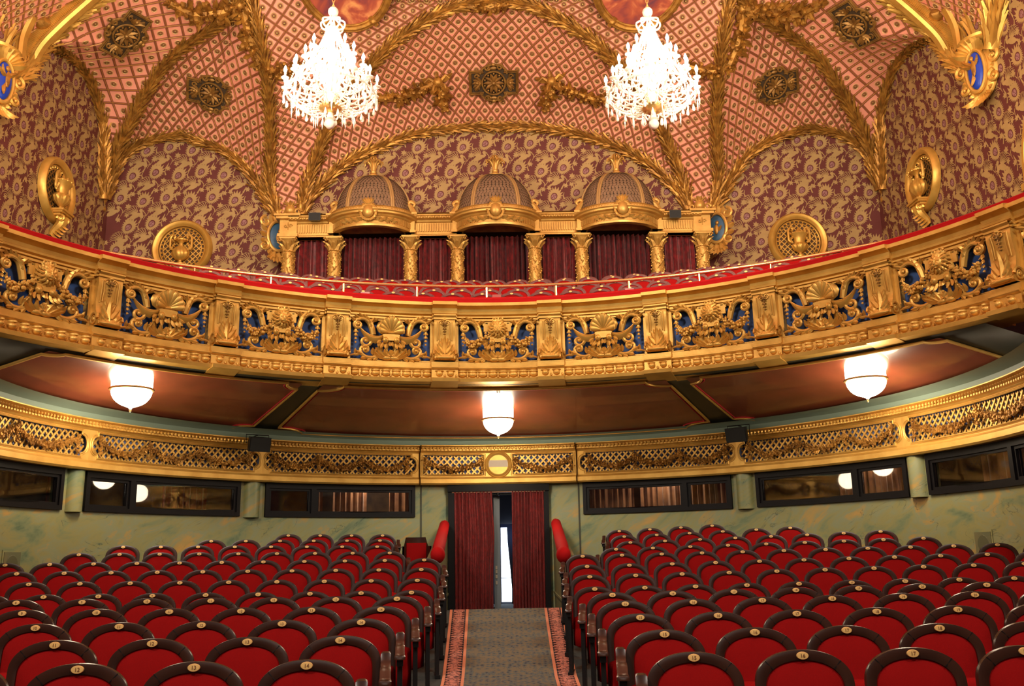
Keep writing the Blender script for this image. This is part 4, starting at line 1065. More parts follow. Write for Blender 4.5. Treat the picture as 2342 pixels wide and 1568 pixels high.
# balcony floor (stepped) and seats
rows_b = [(10.59, 4.861, .60, 0), (11.49, 5.198, .60, .5), (12.59, 5.594, .55, 0), (13.99, 6.142, .50, .5), (15.39, 6.597, .40, 0)]
m = MB(); th0 = .80; P = []
prev = None
levels = [(10.2, 4.0)]+[(r-.45, z-.86) for r, z, _, _ in rows_b]
pr = []
for i, (r, z) in enumerate(levels):
    if i: pr.append((r, levels[i-1][1]))
    pr.append((r, z))
pr.append((20.5, levels[-1][1]))
m.grid([[Rp(-th0+2*th0*i/60, z, r) for r, z in pr] for i in range(61)], flip=True); struct('floor_balcony', m, M['floorm'], smooth=False)
frame2 = SD['frame'].copy(); frame2.materials[0] = M['wood2']; bs = None; nmw = ['front', 'second', 'third', 'fourth', 'fifth']
BSm = MB()
for ri, (r, zp, ext, off) in enumerate(rows_b):
    n_ = int(2*ext*r/.56); 
    for k in range(n_):
        th = (k-(n_-1)/2)*.56/r + (off*.28/r if off else 0)
        if bs is None:
            bs = bpy.data.objects.new('tip_up_chair', None); COL.objects.link(bs)
            child('backrest', frame2, bs); child('back_cushion', SD['cushion'], bs); child('seat_cushion', SD['seat'], bs); child('number_plate', SD['plate'], bs)
            child('armrest', SD['arm'], child('leg', SD['std2'], bs, (.28, 0, 0)), (0, 0, -.16)); o = bs
        else: o = dup(bs)
        o.location = Rp(th, zp-PH+.03, r); o.rotation_euler = (0, 0, -th)
        tag(o, f'red balcony seat, {ORD[k+1]} from the left in the {nmw[ri]} balcony row', 'balcony seat', 'seats of the balcony')
# ================================================================== UPPER WALLS WITH WALLPAPER
YB, XS = 23.5, 10.5
def star(c, r0, r1, n, ph, sx=1, sz=1, drop=0):
    P = []
    for i in range(2*n):
        a = PI*i/n+ph; r = r0 if i % 2 else r1; k = 1+drop*sin(a)
        P.append((c[0]+r*k*cos(a)*sx, c[1]+r*sin(a)*sz))
    return P
def motif_cell(m, u, v, P3, flip, r):
    """one repeat: flower, bird, leaf stars, stems; P3 maps (u,v,h)->3D; h in mm above the wall"""
    cnt = [0]
    def poly(pts, mi, h):
        cnt[0] += 1; h += cnt[0]*.00025
        cx = sum(p[0] for p in pts)/len(pts); cz_ = sum(p[1] for p in pts)/len(pts)
        vs_ = [P3(u+p[0], v+p[1], h) for p in pts]+[P3(u+cx, v+cz_, h)]; n = len(pts)
        m.add(vs_, [((i+1) % n, i, n) if flip else (i, (i+1) % n, n) for i in range(n)], mi)
    def strip(pts, w_, mi, h, taper=True):
        cnt[0] += 1; h += cnt[0]*.00025
        vs_ = []; n = len(pts)
        for i, p in enumerate(pts):
            a = pts[max(0, i-1)]; b = pts[min(n-1, i+1)]; dx, dz = b[0]-a[0], b[1]-a[1]; L = math.hypot(dx, dz) or 1
            ww = w_*(1-.7*i/(n-1)) if taper else w_
            vs_ += [P3(u+p[0]-dz/L*ww, v+p[1]+dx/L*ww, h), P3(u+p[0]+dz/L*ww, v+p[1]-dx/L*ww, h)]
        m.add(vs_, [(2*i, 2*i+1, 2*i+3, 2*i+2) if flip else (2*i, 2*i+2, 2*i+3, 2*i+1) for i in range(n-1)], mi)
    # flower: leafy pointed drop, tilted
    def drop(k, j): 
        P = []
        for i in range(44 if j else 16):
            n_ = 44 if j else 16; a = 2*PI*i/n_; rr = k*(1+.30*cos(a-.9)+.16*cos(2*(a-.9)))*(1 if not j else (1.12 if i % 2 else .78)); P.append((rr*cos(a+(.06 if j and i % 2 else 0))*.95, rr*sin(a+(.06 if j and i % 2 else 0))))
        return P
    poly(drop(.215, True), 1, .003); poly(drop(.098, False), 0, .005); poly(drop(.074, False), 2, .007)
    for q in ((.02, .03), (-.02, -.01), (.03, -.02), (.05, .06)): poly([(q[0]+.016*cos(a), q[1]+.012*sin(a)) for a in [PI*i/3 for i in range(6)]], 0, .009)
    strip([(-.02, -.20), (.05, -.26), (.11, -.33), (.10, -.42), (.06, -.50)], .015, 1, .003)
    poly(star((.25, -.22), .050, .095, 6, .4), 1, .003); poly(star((-.27, .24), .042, .085, 6, .1), 1, .003); poly(star((.23, -.47), .04, .08, 5, .9), 1, .003)
    bx, bz, S = -.17, -.40, 1.3
    def B(pts): return [(bx+x*S, bz+z*S) for x, z in pts]
    poly(B([(.115*cos(a), .06*sin(a)+.05*cos(a)) for a in [2*PI*i/12 for i in range(12)]]), 1, .004)
    poly(B([(.12+.040*cos(a), .125+.036*sin(a)) for a in [2*PI*i/9 for i in range(9)]]), 1, .005)
    strip(B([(.09, .02), (.135, .06), (.12, .11)]), .036, 1, .0045, False); strip(B([(.15, .125), (.19, .115)]), .012, 1, .0045)
    for k in range(7):
        a = 1.35+.25*k; L = .215-.010*k
        strip(B([(-.005, .02), (L*.5*cos(a-.25), L*.5*sin(a-.25)+.01), (-.02+L*cos(a+.1), .01+L*sin(a+.1)), (-.05+L*1.1*cos(a+.3), L*1.1*sin(a+.3))]), .0165, 1, .0045)
    for k in range(3): strip(B([(-.08, -.03), (-.14-.01*k, -.06-.025*k), (-.19, -.10-.035*k)]), .018, 1, .004)
    strip([(.12, -.40), (.17, -.33), (.22, -.28)], .012, 1, .003); strip([(-.05, -.60), (-.0, -.50), (.02, -.44)], .022, 1, .003); strip([(.30, -.06), (.27, .04), (.30, .14)], .02, 1, .003)
def wallpaper(m, u0, u1, v0, v1, P3, flip=False, keep=None, seed=1):
    r = random.Random(seed); PU, PV = .62, .74; j0 = int(v0/PV)-1
    for j in range(int(v0/PV)-1, int(v1/PV)+2):
        for i in range(int(u0/PU)-2, int(u1/PU)+2):
            u = i*PU+(.34 if j % 2 else 0); v = j*PV+(.05 if i % 2 else -.05)
            if not (u0+.1 < u < u1-.1 and v0 < v < v1): continue
            if keep and not keep(u, v): continue
            motif_cell(m, u, v, P3, flip, r)
mats3 = [M['maroon'], M['tan'], M['lilac']]
m = MB(); m.add([(-XS, YB, 3), (XS, YB, 3), (XS, YB, 13), (-XS, YB, 13)], [(0, 1, 2, 3)])
keepb = lambda u, v: (v < 12.1) and not (abs(u) < 5.8 and v < 8.6)
wallpaper(m, -XS+.1, XS-.1, 6.2, 12.3, lambda u, v, h: Vector((u, YB-h, v)), keep=keepb)
struct('wall_rear_balcony', m, mats3, smooth=False)
for s_, nm in ((-1, 'left'), (1, 'right')):
    m = MB(); m.add([(s_*XS, YB, 3), (s_*XS, 3, 3), (s_*XS, 3, 15), (s_*XS, YB, 15)], [(0, 1, 2, 3)] if s_ > 0 else [(3, 2, 1, 0)])
    m.add([(s_*XS, 17.9, -2), (s_*XS, -5, -2), (s_*XS, -5, 3), (s_*XS, 17.9, 3)], [(0, 1, 2, 3)])
    wallpaper(m, 14.6 if s_ > 0 else 17.0, YB-.05, 5.4, 13, lambda u, v, h: Vector((s_*(XS-h), u, v)), flip=s_ > 0)
    struct(f'wall_{nm}', m, mats3, smooth=False)

# ================================================================== VAULT
def curve(pts, n=40): return smooth_path(pts, n)
def atF(px, py, Y): return at(px, py, Y=Y)
A1h = [atF(x, y, YB-.08) for x, y in ((690, 492), (706, 455), (735, 425), (780, 382), (850, 343), (950, 307), (1050, 292), (1132, 289))]
A1h[-1].x = 0
A1L = curve(A1h, 30)
A2 = curve([atF(x, y, YB-.08) for x, y in ((243, 455), (256, 405), (272, 370), (300, 341), (344, 320), (406, 310), (448, 320), (499, 337), (540, 363), (570, 392), (595, 430), (614, 462), (632, 492))], 44)
Gc = curve([atF(x, y, YB-.1-2.6*f) for x, y, f in ((687, 480, 0), (700, 430, .05), (714, 385, .1), (730, 344, .18), (747, 300, .27), (785, 225, .45), (825, 175, .60), (859, 138, .72), (894, 102, .81), (935, 72, .88), (975, 47, .93), (1021, 22, .97), (1066, 8, .99), (1130, 3, 1.0))], 44)
Gc[-1].x = 0
SP = curve([atF(x, y, YB-.1-3.0*f) for x, y, f in ((636, 490, 0), (620, 440, .05), (618, 380, .15), (619, 310, .30), (616, 241, .47), (609, 172, .65), (598, 100, .82), (585, 34, .95), (568, -20, 1.03))], 40)
CP = curve([atF(x, y, YB-.1-3.0*f) for x, y, f in ((243, 455, 0), (257, 385, .08), (272, 337, .16), (300, 275, .28), (327, 224, .40), (362, 165, .53), (396, 127, .63), (430, 100, .71), (482, 65, .82), (534, 25, .93), (568, -20, 1.03))], 40)
A3w = [at(x, y, X=-XS+.06) for x, y in ((236, 455), (235, 400), (236, 330), (236, 290), (220, 224), (203, 179), (179, 145), (151, 120), (114, 103), (88, 99))]
T0 = A3w[-1]
g1r = [(2182, 138, None), (2145, 90, 19.35), (2107, 52, 19.3), (2041, 0, 19.2), (1985, -40, 19.1), (1890, -105, 19.0)]
G1 = [at(2218, 165, X=XS-.05), at(2182, 138, X=XS-.12)]+[at(x, y, Y=Y) for x, y, Y in g1r[1:]]
G1 = [mir(p) for p in G1]
K = curve(A3w+G1[3:], 48)
G1c = curve(G1, 30)
def mirc(C): return [mir(p) for p in C]
P_, APX = SP[-1], Gc[-1]
tris = []     # for surface lookup
LA, LB = .36, .44
def vault_cell(name, A, B, n=44, k=22, bulge=.0, plane=None, su=1.0, sv=1.0, u0=0, label=None, boss=True, la=LA, lb=LB):
    """ruled, gently domed surface between two curves, with gilt lattice and bosses in relief"""
    A = resample(A, n); B = resample(B, n); rows = []; uv = []; u = u0; prev = None
    cen = Vector((0, 16, 6))
    for i in range(n+1):
        if i: u += ((A[i]+B[i])/2-(A[i-1]+B[i-1])/2).length if True else 0
        L = (B[i]-A[i]).length; row = []; ru = []
        for j in range(k+1):
            t = j/k; p = A[i].lerp(B[i], t); p = p+(p-cen).normalized()*(bulge*4*t*(1-t)*min(1, L/2)); row.append(p); ru.append((u, t*L))
        rows.append(row); uv.append(ru)
    if plane is not None:
        a_, b_, c_ = rows[n//6][k//2], rows[n*3//4][1], rows[n*3//4][k-1]; N = (b_-a_).cross(c_-a_).normalized(); E1 = (c_-b_).normalized(); E2 = N.cross(E1)
        e1 = E1*cos(plane)+E2*sin(plane); e2 = E2*cos(plane)-E1*sin(plane); uv = [[(p.dot(e1), p.dot(e2)) for p in r_] for r_ in rows]
    m = MB()
    T = []
    for i in range(n):
        for j in range(k):
            T.append(((i, j), (i+1, j), (i+1, j+1))); T.append(((i, j), (i+1, j+1), (i, j+1)))
    m.grid(rows, mi=0, flip=False)
    for tri in T:
        p = [rows[a][b] for a, b in tri]; q = [uv[a][b] for a, b in tri]
        N = (p[1]-p[0]).cross(p[2]-p[0])
        if N.length < 1e-7: continue
        N.normalize()
        if N.dot(cen-p[0]) < 0: N = -N
        tris.append((p[0], p[1], p[2]))
        for fam in (1, -1):
            w_ = [x[0]/la+fam*x[1]/lb for x in q]; lo, hi = min(w_), max(w_)
            for c in range(math.ceil(lo), math.floor(hi)+1):
                cr = []
                for a, b in ((0, 1), (1, 2), (2, 0)):
                    if (w_[a]-c)*(w_[b]-c) <= 0 and w_[a] != w_[b]:
                        t = (c-w_[a])/(w_[b]-w_[a])
                        if 0 <= t <= 1: cr.append(p[a].lerp(p[b], t))
                if len(cr) < 2: continue
                a, b = cr[0], cr[1]
                if (a-b).length < 1e-4 and len(cr) > 2: b = cr[2]
                if (a-b).length < 1e-4: continue
                s_ = (b-a).normalized().cross(N)
                for wd, h, mi in ((.034, .005, 1), (.012, .028, 2)):
                    m.add([a-s_*wd+N*.004, a+N*h, a+s_*wd+N*.004, b-s_*wd+N*.004, b+N*h, b+s_*wd+N*.004], [(0, 3, 4, 1), (1, 4, 5, 2)], mi)
        if boss:
            fa = [x[0]/la+x[1]/lb for x in q]; fb = [x[0]/la-x[1]/lb for x in q]
            for ca in range(math.floor(min(fa)), math.ceil(max(fa))+1):
                for cb in range(math.floor(min(fb)), math.ceil(max(fb))+1):
                    ta, tb_ = ca+.5, cb+.5
                    x1, y1, x2, y2, x3, y3 = fa[0], fb[0], fa[1], fb[1], fa[2], fb[2]
                    det = (y2-y3)*(x1-x3)+(x3-x2)*(y1-y3)
                    if abs(det) < 1e-9: continue
                    l1 = ((y2-y3)*(ta-x3)+(x3-x2)*(tb_-y3))/det; l2 = ((y3-y1)*(ta-x3)+(x1-x3)*(tb_-y3))/det; l3 = 1-l1-l2
                    if min(l1, l2, l3) < 0: continue
                    c = p[0]*l1+p[1]*l2+p[2]*l3; X_, Y_, Z_ = frame_of(N); mt_ = Matrix((X_, Y_, Z_)).transposed()
                    m.lathe([(.082, .0), (.073, .016), (.060, .006)], 12, c=c, mat3=mt_, mi=3)
                    m.lathe([(.060, .005), (.036, .005)], 12, c=c, mat3=mt_, mi=1)
                    m.lathe([(.040, .004), (.036, .024), (.022, .038), (0, .043)], 8, c=c, mat3=mt_, mi=4)
    o = m.build(name, [M['pink'], M['groove'], M['latt'], M['ringc'], M['boss']], ang=30); o['kind'] = 'structure'
    return o
A1full = A1L+[mir(p) for p in reversed(A1L[:-1])]
Gfull = Gc+[mir(p) for p in reversed(Gc[:-1])]
vault_cell('ceiling', A1full, Gfull, n=60, k=16, bulge=.25)
for s_ in (0, 1):
    f = (lambda C: C) if s_ == 0 else mirc
    # side cell: rear lunette to the two groins
    ridge = CP+list(reversed(SP[:-1]))
    vault_cell('ceiling', f(A2), f(ridge), n=56, k=16, bulge=.25, la=.46, lb=.54)
    vault_cell('ceiling', f(K), f(CP), n=48, k=16, bulge=.25, la=.50, lb=.50, plane=.35 if s_ == 0 else -.35)
    vault_cell('ceiling', f(SP), f(Gc), n=40, k=20, bulge=.25, la=.42, lb=.46)
# crown beyond the groins, running toward the stage
crown = [K[-1]*1.0, P_, Vector((P_.x*.5, 20.75, P_.z+.02)), APX]; crown = crown+[mir(p) for p in reversed(crown[:-1])]
front = [Vector((x, 16.5, 14.9-(x/10.5)**2*2.5)) for x in [-8.5+17*i/8 for i in range(9)]]
vault_cell('ceiling', crown, front, n=40, k=14, bulge=.0)
m = MB(); P = []
for i in range(25):
    x = -10.6+21.2*i/24; P.append([Vector((x, y, 15.1-(x/10.5)**2*3.2+(y < 0)*0)) for y in (18.6, 16.5, 10, 4, -5)])
m.grid(P, flip=True); struct('ceiling', m, M['pink'])
# gilt-side infill between wall spring and the transverse arch
R4 = [mir(at(x, y, X=XS-.08)) for x, y in ((2268, 112), (2276, 60), (2284, 10), (2292, -40), (2300, -90))]
vault_cell('ceiling', G1c[2:], curve(R4, 28), n=26, k=12, bulge=.1, la=.4, lb=.4); vault_cell('ceiling', mirc(G1c[2:]), mirc(curve(R4, 28)), n=26, k=12, bulge=.1, la=.4, lb=.4)
bvh = BVHTree.FromPolygons([p for t in tris for p in t], [(3*i, 3*i+1, 3*i+2) for i in range(len(tris))])
def surf(px, py):
    d = ray(px, py).normalized(); h = bvh.ray_cast(Vector((0, 0, 0)), d)
    if h[0] is None: p = at(px, py, Y=21); return p, Vector((0, -.5, -.8)).normalized()
    N = h[1].copy()
    if N.dot(d) > 0: N = -N
    return h[0], N

# ---- leafy ribs
def leafy(name, C, label, r0=.12, r1=None, step=.115, seed=2, LL=.36, gmat='goldrib', tip=False):
    C = resample(C, max(4, int(sum((b-a).length for a, b in zip(C, C[1:]))/step))); r1 = r1 or r0; n = len(C); rnd = random.Random(seed)
    m = MB(); rad = [r0+(r1-r0)*i/(n-1) for i in range(n)]
    base = C[0].copy()
    m.tube([p-base for p in C], [q*.78 for q in rad], 10)
    for i in range(n-1):
        d = (C[i+1]-C[i]).normalized(); X_, Y_, _ = frame_of(d)
        kk = 9
        for j in range(kk):
            a = 2*PI*(j+(i % 2)*.5)/kk; o = X_*cos(a)+Y_*sin(a); q = rad[i]
            m.leaf(C[i]-base+o*q*.62, d+o*.14+Vector((rnd.uniform(-.1, .1), rnd.uniform(-.1, .1), rnd.uniform(-.1, .1))), o, LL*(.6+.4*q/.15)*rnd.uniform(.7, 1.3), q*.62, .16, n=3)
    o = m.build(name, M[gmat]); o.location = base; tag(o, label, 'leaf moulding', 'leafy ribs of the vault'); return o
leafy('leafy_rib', A1full[:31], 'leafy gilt arch over the boxes, left half', .16, .13)
leafy('leafy_rib', [mir(p) for p in A1full[:31]], 'leafy gilt arch over the boxes, right half', .16, .13, seed=3)
SN = ('left', 'right')
for s_ in (0, 1):
    f = (lambda C: C) if s_ == 0 else mirc; nm = SN[s_]
    q = f(A2); leafy('leafy_rib', q[:22], f'leafy gilt arch of the {nm} rear lunette, outer half', .17, .12, seed=4); leafy('leafy_rib', list(reversed(q))[:24], f'leafy gilt arch of the {nm} rear lunette, inner half', .17, .12, seed=5)
    leafy('leafy_rib', f(Gc), f'leafy groin rib curving from the {nm} end of the boxes to the top centre', .15, .15, seed=6)
    leafy('leafy_rib', f(SP), f'nearly upright leafy groin rib beside the {nm} chandelier', .15, .14, seed=7)
    leafy('leafy_rib', f(CP), f'leafy groin rib rising from the {nm} rear corner', .16, .14, seed=8)
    leafy('leafy_rib', f(A3w), f'leafy gilt arch along the top of the {nm} side wall', .17, .13, seed=9)
    leafy('leafy_rib', f(G1c), f'bright leafy rib edging the big arch, top {nm} corner', .18, .18, seed=10, gmat='gold')
    leafy('leafy_rib', f(curve(R4, 16)), f'upright leafy rib above the {nm} blue cartouche', .22, .2, seed=11, LL=.6, gmat='gold')
    r3 = [mir(at(x, y, Y=17.95)) for x, y in ((2243, 112), (2236, 60), (2226, 5), (2208, -60))]
    leafy('leafy_rib', f(curve(r3, 12)), f'large-leaved rib beside the upright one, top {nm} corner', .2, .2, seed=12, LL=.6, gmat='gold')
    # fluted bands of the arch
    for bi, (pts, Y) in enumerate(((((2196, 122), (2165, 72), (2120, 27), (2075, -12), (2000, -75)), 18.75), (((2222, 112), (2213, 60), (2188, 8), (2160, -35), (2100, -100)), 18.3))):
        C = f([mir(p) for p in curve([at(x, y, Y=Y) for x, y in pts], 34)]); base = C[0].copy(); m = MB(); rows = []
        for i, p in enumerate(C):
            d = (C[min(i+1, 34)]-C[max(i-1, 0)]).normalized(); sd = d.cross(Vector((0, -1, 0))).normalized()
            rows.append([p-base+sd*x+Vector((0, y, 0)) for x, y in ((-.34, .1), (-.34, -.05), (-.28, -.10), (-.21, -.03), (.21, -.03), (.28, -.10), (.34, -.05), (.34, .1))])
            for t in (0, .5):
                if i < 34:
                    q = p.lerp(C[i+1], t)-base; m.ell(q+Vector((0, -.05, 0)), (.19, .045, .035), 8, 4, rot=Matrix((sd, d.cross(sd), d)).transposed())
        m.grid(rows)
        c = C[12]-base; 
        o = m.build('fluted_band', M['gold']); o.location = base; tag(o, f'{"outer" if bi == 0 else "inner"} fluted gilt band of the big arch, top {nm} corner', 'arch band')
        m = MB(); m.lathe([(0, .22), (.08, .2), (.16, .1), (.18, 0), (.12, -.08), (0, -.12)], 14, mod=lambda a, z: 1+.1*cos(7*a)); o = m.build('seed_pod', M['goldrib']); o.location = C[12]+Vector((0, -.12, 0)); tag(o, f'ribbed pod on the {"outer" if bi == 0 else "inner"} fluted band, top {nm} corner', 'ornament')
    # corner tail with ball
    tl = curve(f([at(x, y, Y=23.3) for x, y in ((244, 400), (240, 430), (237, 455), (235, 470))]), 10)
    tl = list(reversed(tl)); o = leafy('corner_pendant', tl, f'tapering gilt leaf pendant in the {nm} rear corner', .07, .26, step=.12, seed=13, LL=.35, gmat='goldrib')
    o['category'] = 'pendant'; del o['group']; m = MB(); m.ell((0, 0, -.1), .09, 10, 8); m.build('ball', M['goldrib'], o)

# ---- rosette grilles on the vault
def rosette(px, py, ang, label, s=1.0):
    p, N = surf(px, py)
    X_ = Vector((1, 0, 0)); X_ = (X_-N*X_.dot(N)).normalized(); Y_ = N.cross(X_); rot = Matrix((X_, Y_, N)).transposed() @ Matrix.Rotation(ang, 3, 'Z')
    t = thing('ceiling_rosette', label, 'ceiling ornament', p+N*.07, 0, 'pierced rosettes on the vault', rot=rot)
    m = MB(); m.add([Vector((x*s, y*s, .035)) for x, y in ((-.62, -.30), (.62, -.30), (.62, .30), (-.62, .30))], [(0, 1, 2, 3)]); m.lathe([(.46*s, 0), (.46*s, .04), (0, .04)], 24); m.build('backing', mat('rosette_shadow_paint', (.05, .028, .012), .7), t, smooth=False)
    m = MB()
    for sx in (-1, 1):
        Pq = [(sx*.28, .31), (sx*.64, .31), (sx*.64, -.31), (sx*.28, -.31)]
        m.tube([Vector((x*s, y*s, .06)) for x, y in Pq], .038*s, 4); m.tube([Vector((x*s*.95, y*s*.86, .07)) for x, y in Pq], .02*s, 4)
    for sy in (-1, 1):
        m.tube([Vector((.36*s*cos(a), sy*(.24+.24*sin(a))*s, .06)) for a in [PI*i/12 for i in range(13)]], .035*s, 6)
        for sx in (-1, 1): m.spiral((sx*.17*s, sy*.42*s, .09), 0, sx*sy*1.3, .09*s, .02*s, (1, 0, 0), (0, 1, 0), .03*s, .02*s)
        m.ell((0, sy*.49*s, .1), (.06*s, .05*s, .04)); m.ell((0, sy*.40*s, .1), (.09*s, .05*s, .04))
    m.build('frame', M['bronze'], t)
    m = MB(); m.tube([Vector((.31*s*cos(2*PI*i/28), .31*s*sin(2*PI*i/28), .10)) for i in range(28)], .026*s, 6, closed=True)
    m.build('ring', M['bronze'], t)
    m = MB()
    for i in range(10):
        a = 2*PI*i/10; m.leaf((.04*cos(a), .04*sin(a), .10), (cos(a), sin(a), .1), (0, 0, 1), .24*s, .10*s, .1); m.ell((.25*s*cos(a+.3), .25*s*sin(a+.3), .09), .03*s, 6, 4)
    m.ell((0, 0, .13), (.06*s, .06*s, .05), 8, 6); m.build('flower', M['bronze'], t)
    m = MB()
    for sx in (-1, 1):
        for a in (-.9, -.45, 0, .45, .9): m.leaf((sx*.34*s, 0, .07), (sx*cos(a), sin(a), .1), (0, 0, 1), .25*s, .10*s, .3)
        for sy in (-1, 1): m.spiral((sx*.46*s, sy*.17*s, .08), 0, 1.1, .07*s, .02*s, (1, 0, 0), (0, 1, 0), .025*s, .015*s)
        m.ell((sx*.45*s, 0, .10), (.05*s, .05*s, .04))
    m.build('side_leaves', M['bronze'], t)
rosette(1129, 186, 0, 'pierced bronze-gold rosette in the centre of the vault over the boxes')
rosette(487, 212, -.22, 'pierced bronze-gold rosette over the left rear lunette'); rosette(1768, 194, .22, 'pierced bronze-gold rosette over the right rear lunette')
rosette(284, 73, .62, 'pierced bronze-gold rosette near the top left corner', 1.0); rosette(1957, 50, -.62, 'pierced bronze-gold rosette near the top right corner', 1.0)

# ---- painted ovals on the vault
for px, py, lab, mt_ in ((788, -52, 'left oval ceiling painting in a gilt frame behind the chandelier chain', 'paint1'), (1462, -58, 'right oval ceiling painting in a gilt frame behind the chandelier chain', 'paint2')):
    p1, _ = surf(px, 45); p2, _ = surf(px, -55); Y_ = (p2-p1); Y_.x = 0; Y_.normalize(); X_ = Vector((1, 0, 0)); N = X_.cross(Y_); rot = Matrix((X_, Y_, N)).transposed(); c = p2+N*(.16 if N.y < 0 or N.z < 0 else -.16)
    t = thing('ceiling_painting', lab, 'painting', c, 0, None, rot=rot); a_, b_ = 1.07, 1.25
    m = MB(); m.add([Vector((a_*cos(2*PI*i/48), b_*sin(2*PI*i/48), .03)) for i in range(48)], [range(48)]); m.build('canvas', M[mt_], t, smooth=False)
    m = MB()
    for r_, w_ in ((1.04, .075), (.97, .03), (1.10, .035)): m.tube([Vector((a_*r_*cos(2*PI*i/48), b_*r_*sin(2*PI*i/48), .04)) for i in range(48)], w_, 8, closed=True)
    for a in (-1.0, -2.14, 1.0, 2.14):
        q = Vector((a_*1.04*cos(a), b_*1.04*sin(a), .06)); m.ell(q, (.11, .09, .09)); d = Vector((cos(a), sin(a), 0)); m.tube([q-d*.14, q+d*.14], .06, 6)
    m.build('frame', M['goldrib'], t)

# ---- fruit garlands on the vault
def garland(pts, label, r0=.16, seed=1, off=.10):
    C = []
    for (x, y) in pts:
        p, N = surf(x, y); C.append(p+N*off)
    C = smooth_path(C, max(6, int(sum((b-a).length for a, b in zip(C, C[1:]))/.10))); base = C[0].copy(); r = random.Random(seed); m = MB()
    m.tube([p-base for p in C], r0*.55, 7); n = len(C)
    for i, p in enumerate(C):
        s_ = r0*(.75+.5*sin(PI*i/(n-1)))
        for _ in range(3):
            o = Vector([r.uniform(-1, 1) for _ in range(3)])*s_*.75; m.ell(p-base+o, s_*r.uniform(.22, .42), 6, 4)
        for _ in range(4):
            d = Vector([r.uniform(-1, 1) for _ in range(3)]); d.y -= .3; m.leaf(p-base+d*s_*.4, d, (0, -1, -.5), s_*1.2, s_*.6, .3, n=3)
    o = m.build('fruit_garland', M['goldrib']); o.location = base; tag(o, label, 'garland', 'hanging garlands on the vault')
def knot(x, y, label):
    p, N = surf(x, y); m = MB(); m.ell((0, 0, 0), .14, 10, 8); r = random.Random(4)
    for i in range(5):
        a = 2*PI*i/5+.5; d = Vector((cos(a), -.1, sin(a))); m.leaf(d*.1, d, (0, -1, -.3), .36, .16, .3); m.tube([d*.1, d*.25+Vector((0, -.05, .05)), d*.36+Vector((0, 0, -.06))], [.06, .05, .02], 6)
    o = m.build('ribbon_knot', M['goldrib']); o.location = p+N*.14; tag(o, label, 'ornament')
def mx(x): return 2262-x
for s_, nm in ((0, 'left'), (1, 'right')):
    g = (lambda pts: pts) if s_ == 0 else (lambda pts: [(mx(x), y) for x, y in pts])
    garland(g([(862, 222), (905, 222), (950, 208), (1000, 186)]), f'fruit garland running inward from behind the {nm} chandelier', .15, 21)
    garland(g([(1002, 190), (1010, 222), (1016, 252)]), f'short hanging fruit drop beside the centre rosette, {nm} side', .17, 22)
    garland(g([(560, 12), (572, 60), (582, 105), (600, 148)]), f'fruit garland hanging along the upright rib, {nm} side', .2, 23)
    garland(g([(600, 150), (625, 162), (655, 158), (690, 148)]), f'fruit garland turning behind the {nm} chandelier', .16, 24)
    garland(g([(552, 10), (500, 26), (440, 28), (385, 2)]), f'fruit garland swag along the photo top, {nm} side', .2, 25)
    k = (1000, 184) if s_ == 0 else (mx(1000), 182); knot(*k, f'gilt ribbon knot beside the centre rosette, {nm} side')
    k = (558, 12) if s_ == 0 else (mx(558), 12); knot(*k, f'gilt ribbon knot at the {nm} vault crossing near the photo top')
garland([(1085, 8), (1125, 14), (1165, 6)], 'small fruit cluster at the crown of the groin arch, photo top centre', .14, 26)

# ================================================================== BOXES (domed aedicules)
YC = 22.6
cxs = [at(x, 545, Y=YC).x for x in (664, 768, 942, 1047, 1223, 1332, 1503, 1607)]
for i in range(4): a = (cxs[7-i]-cxs[i])/2; cxs[i], cxs[7-i] = -a, a
ZCT, ZBASE = 8.12, 5.75
def build_column(x, label):
    t = thing('twisted_column', label, 'column', (x, YC, ZBASE), 0, 'carved columns of the boxes')
    m = MB(); H = 7.78-ZBASE
    m.lathe([(.158, z) for z in [H*i/50 for i in range(51)]], 20, mod=lambda a, z: 1+.05*cos(3*a+9*z))
    r = random.Random(int(x*100))
    for k in range(230):
        z = H*(k+.5)/230; a = k*2.399; d = Vector((cos(a), sin(a), 0)); m.leaf(d*.155+Vector((0, 0, z)), Vector((-sin(a)*.6, cos(a)*.6, r.choice((-.8, .9)))), d, .09, .055, .12, n=3)
        if k % 2: m.ell(d*.168+Vector((0, 0, z+.03)), .024, 5, 3)
    m.build('shaft', M['kiosk'], t)
    m = MB(); h0 = H
    m.lathe([(.15, h0-.04), (.19, h0-.02), (.15, h0), (.15, h0+.10), (.18, h0+.22), (.24, h0+.30)], 16)
    for i in range(8):
        a = 2*PI*i/8; d = Vector((cos(a), sin(a), 0)); m.leaf(d*.15+Vector((0, 0, h0)), d*.25+Vector((0, 0, 1)), d, .20, .12, .35); a += .39; d = Vector((cos(a), sin(a), 0)); m.leaf(d*.16+Vector((0, 0, h0+.09)), d*.3+Vector((0, 0, 1)), d, .19, .11, .5)
    for sx in (-1, 1):
        for sy in (-1, 1): m.spiral((sx*.20, sy*.20, h0+.27), 0, 1.1, .06, .015, (.7*sx, .7*sy, 0), (0, 0, 1), .022, .014)
    m.box((0, 0, h0+.33), (.44, .44, .05)); m.build('capital', M['kiosk'], t)
    return t
cn = ['outermost left carved column of the boxes', 'carved column at the left edge of the left domed box', 'carved column at the right edge of the left domed box', 'carved column at the left edge of the middle domed box', 'carved column at the right edge of the middle domed box', 'carved column at the left edge of the right domed box', 'carved column at the right edge of the right domed box', 'outermost right carved column of the boxes']
for x, l in zip(cxs, cn): build_column(x, l)
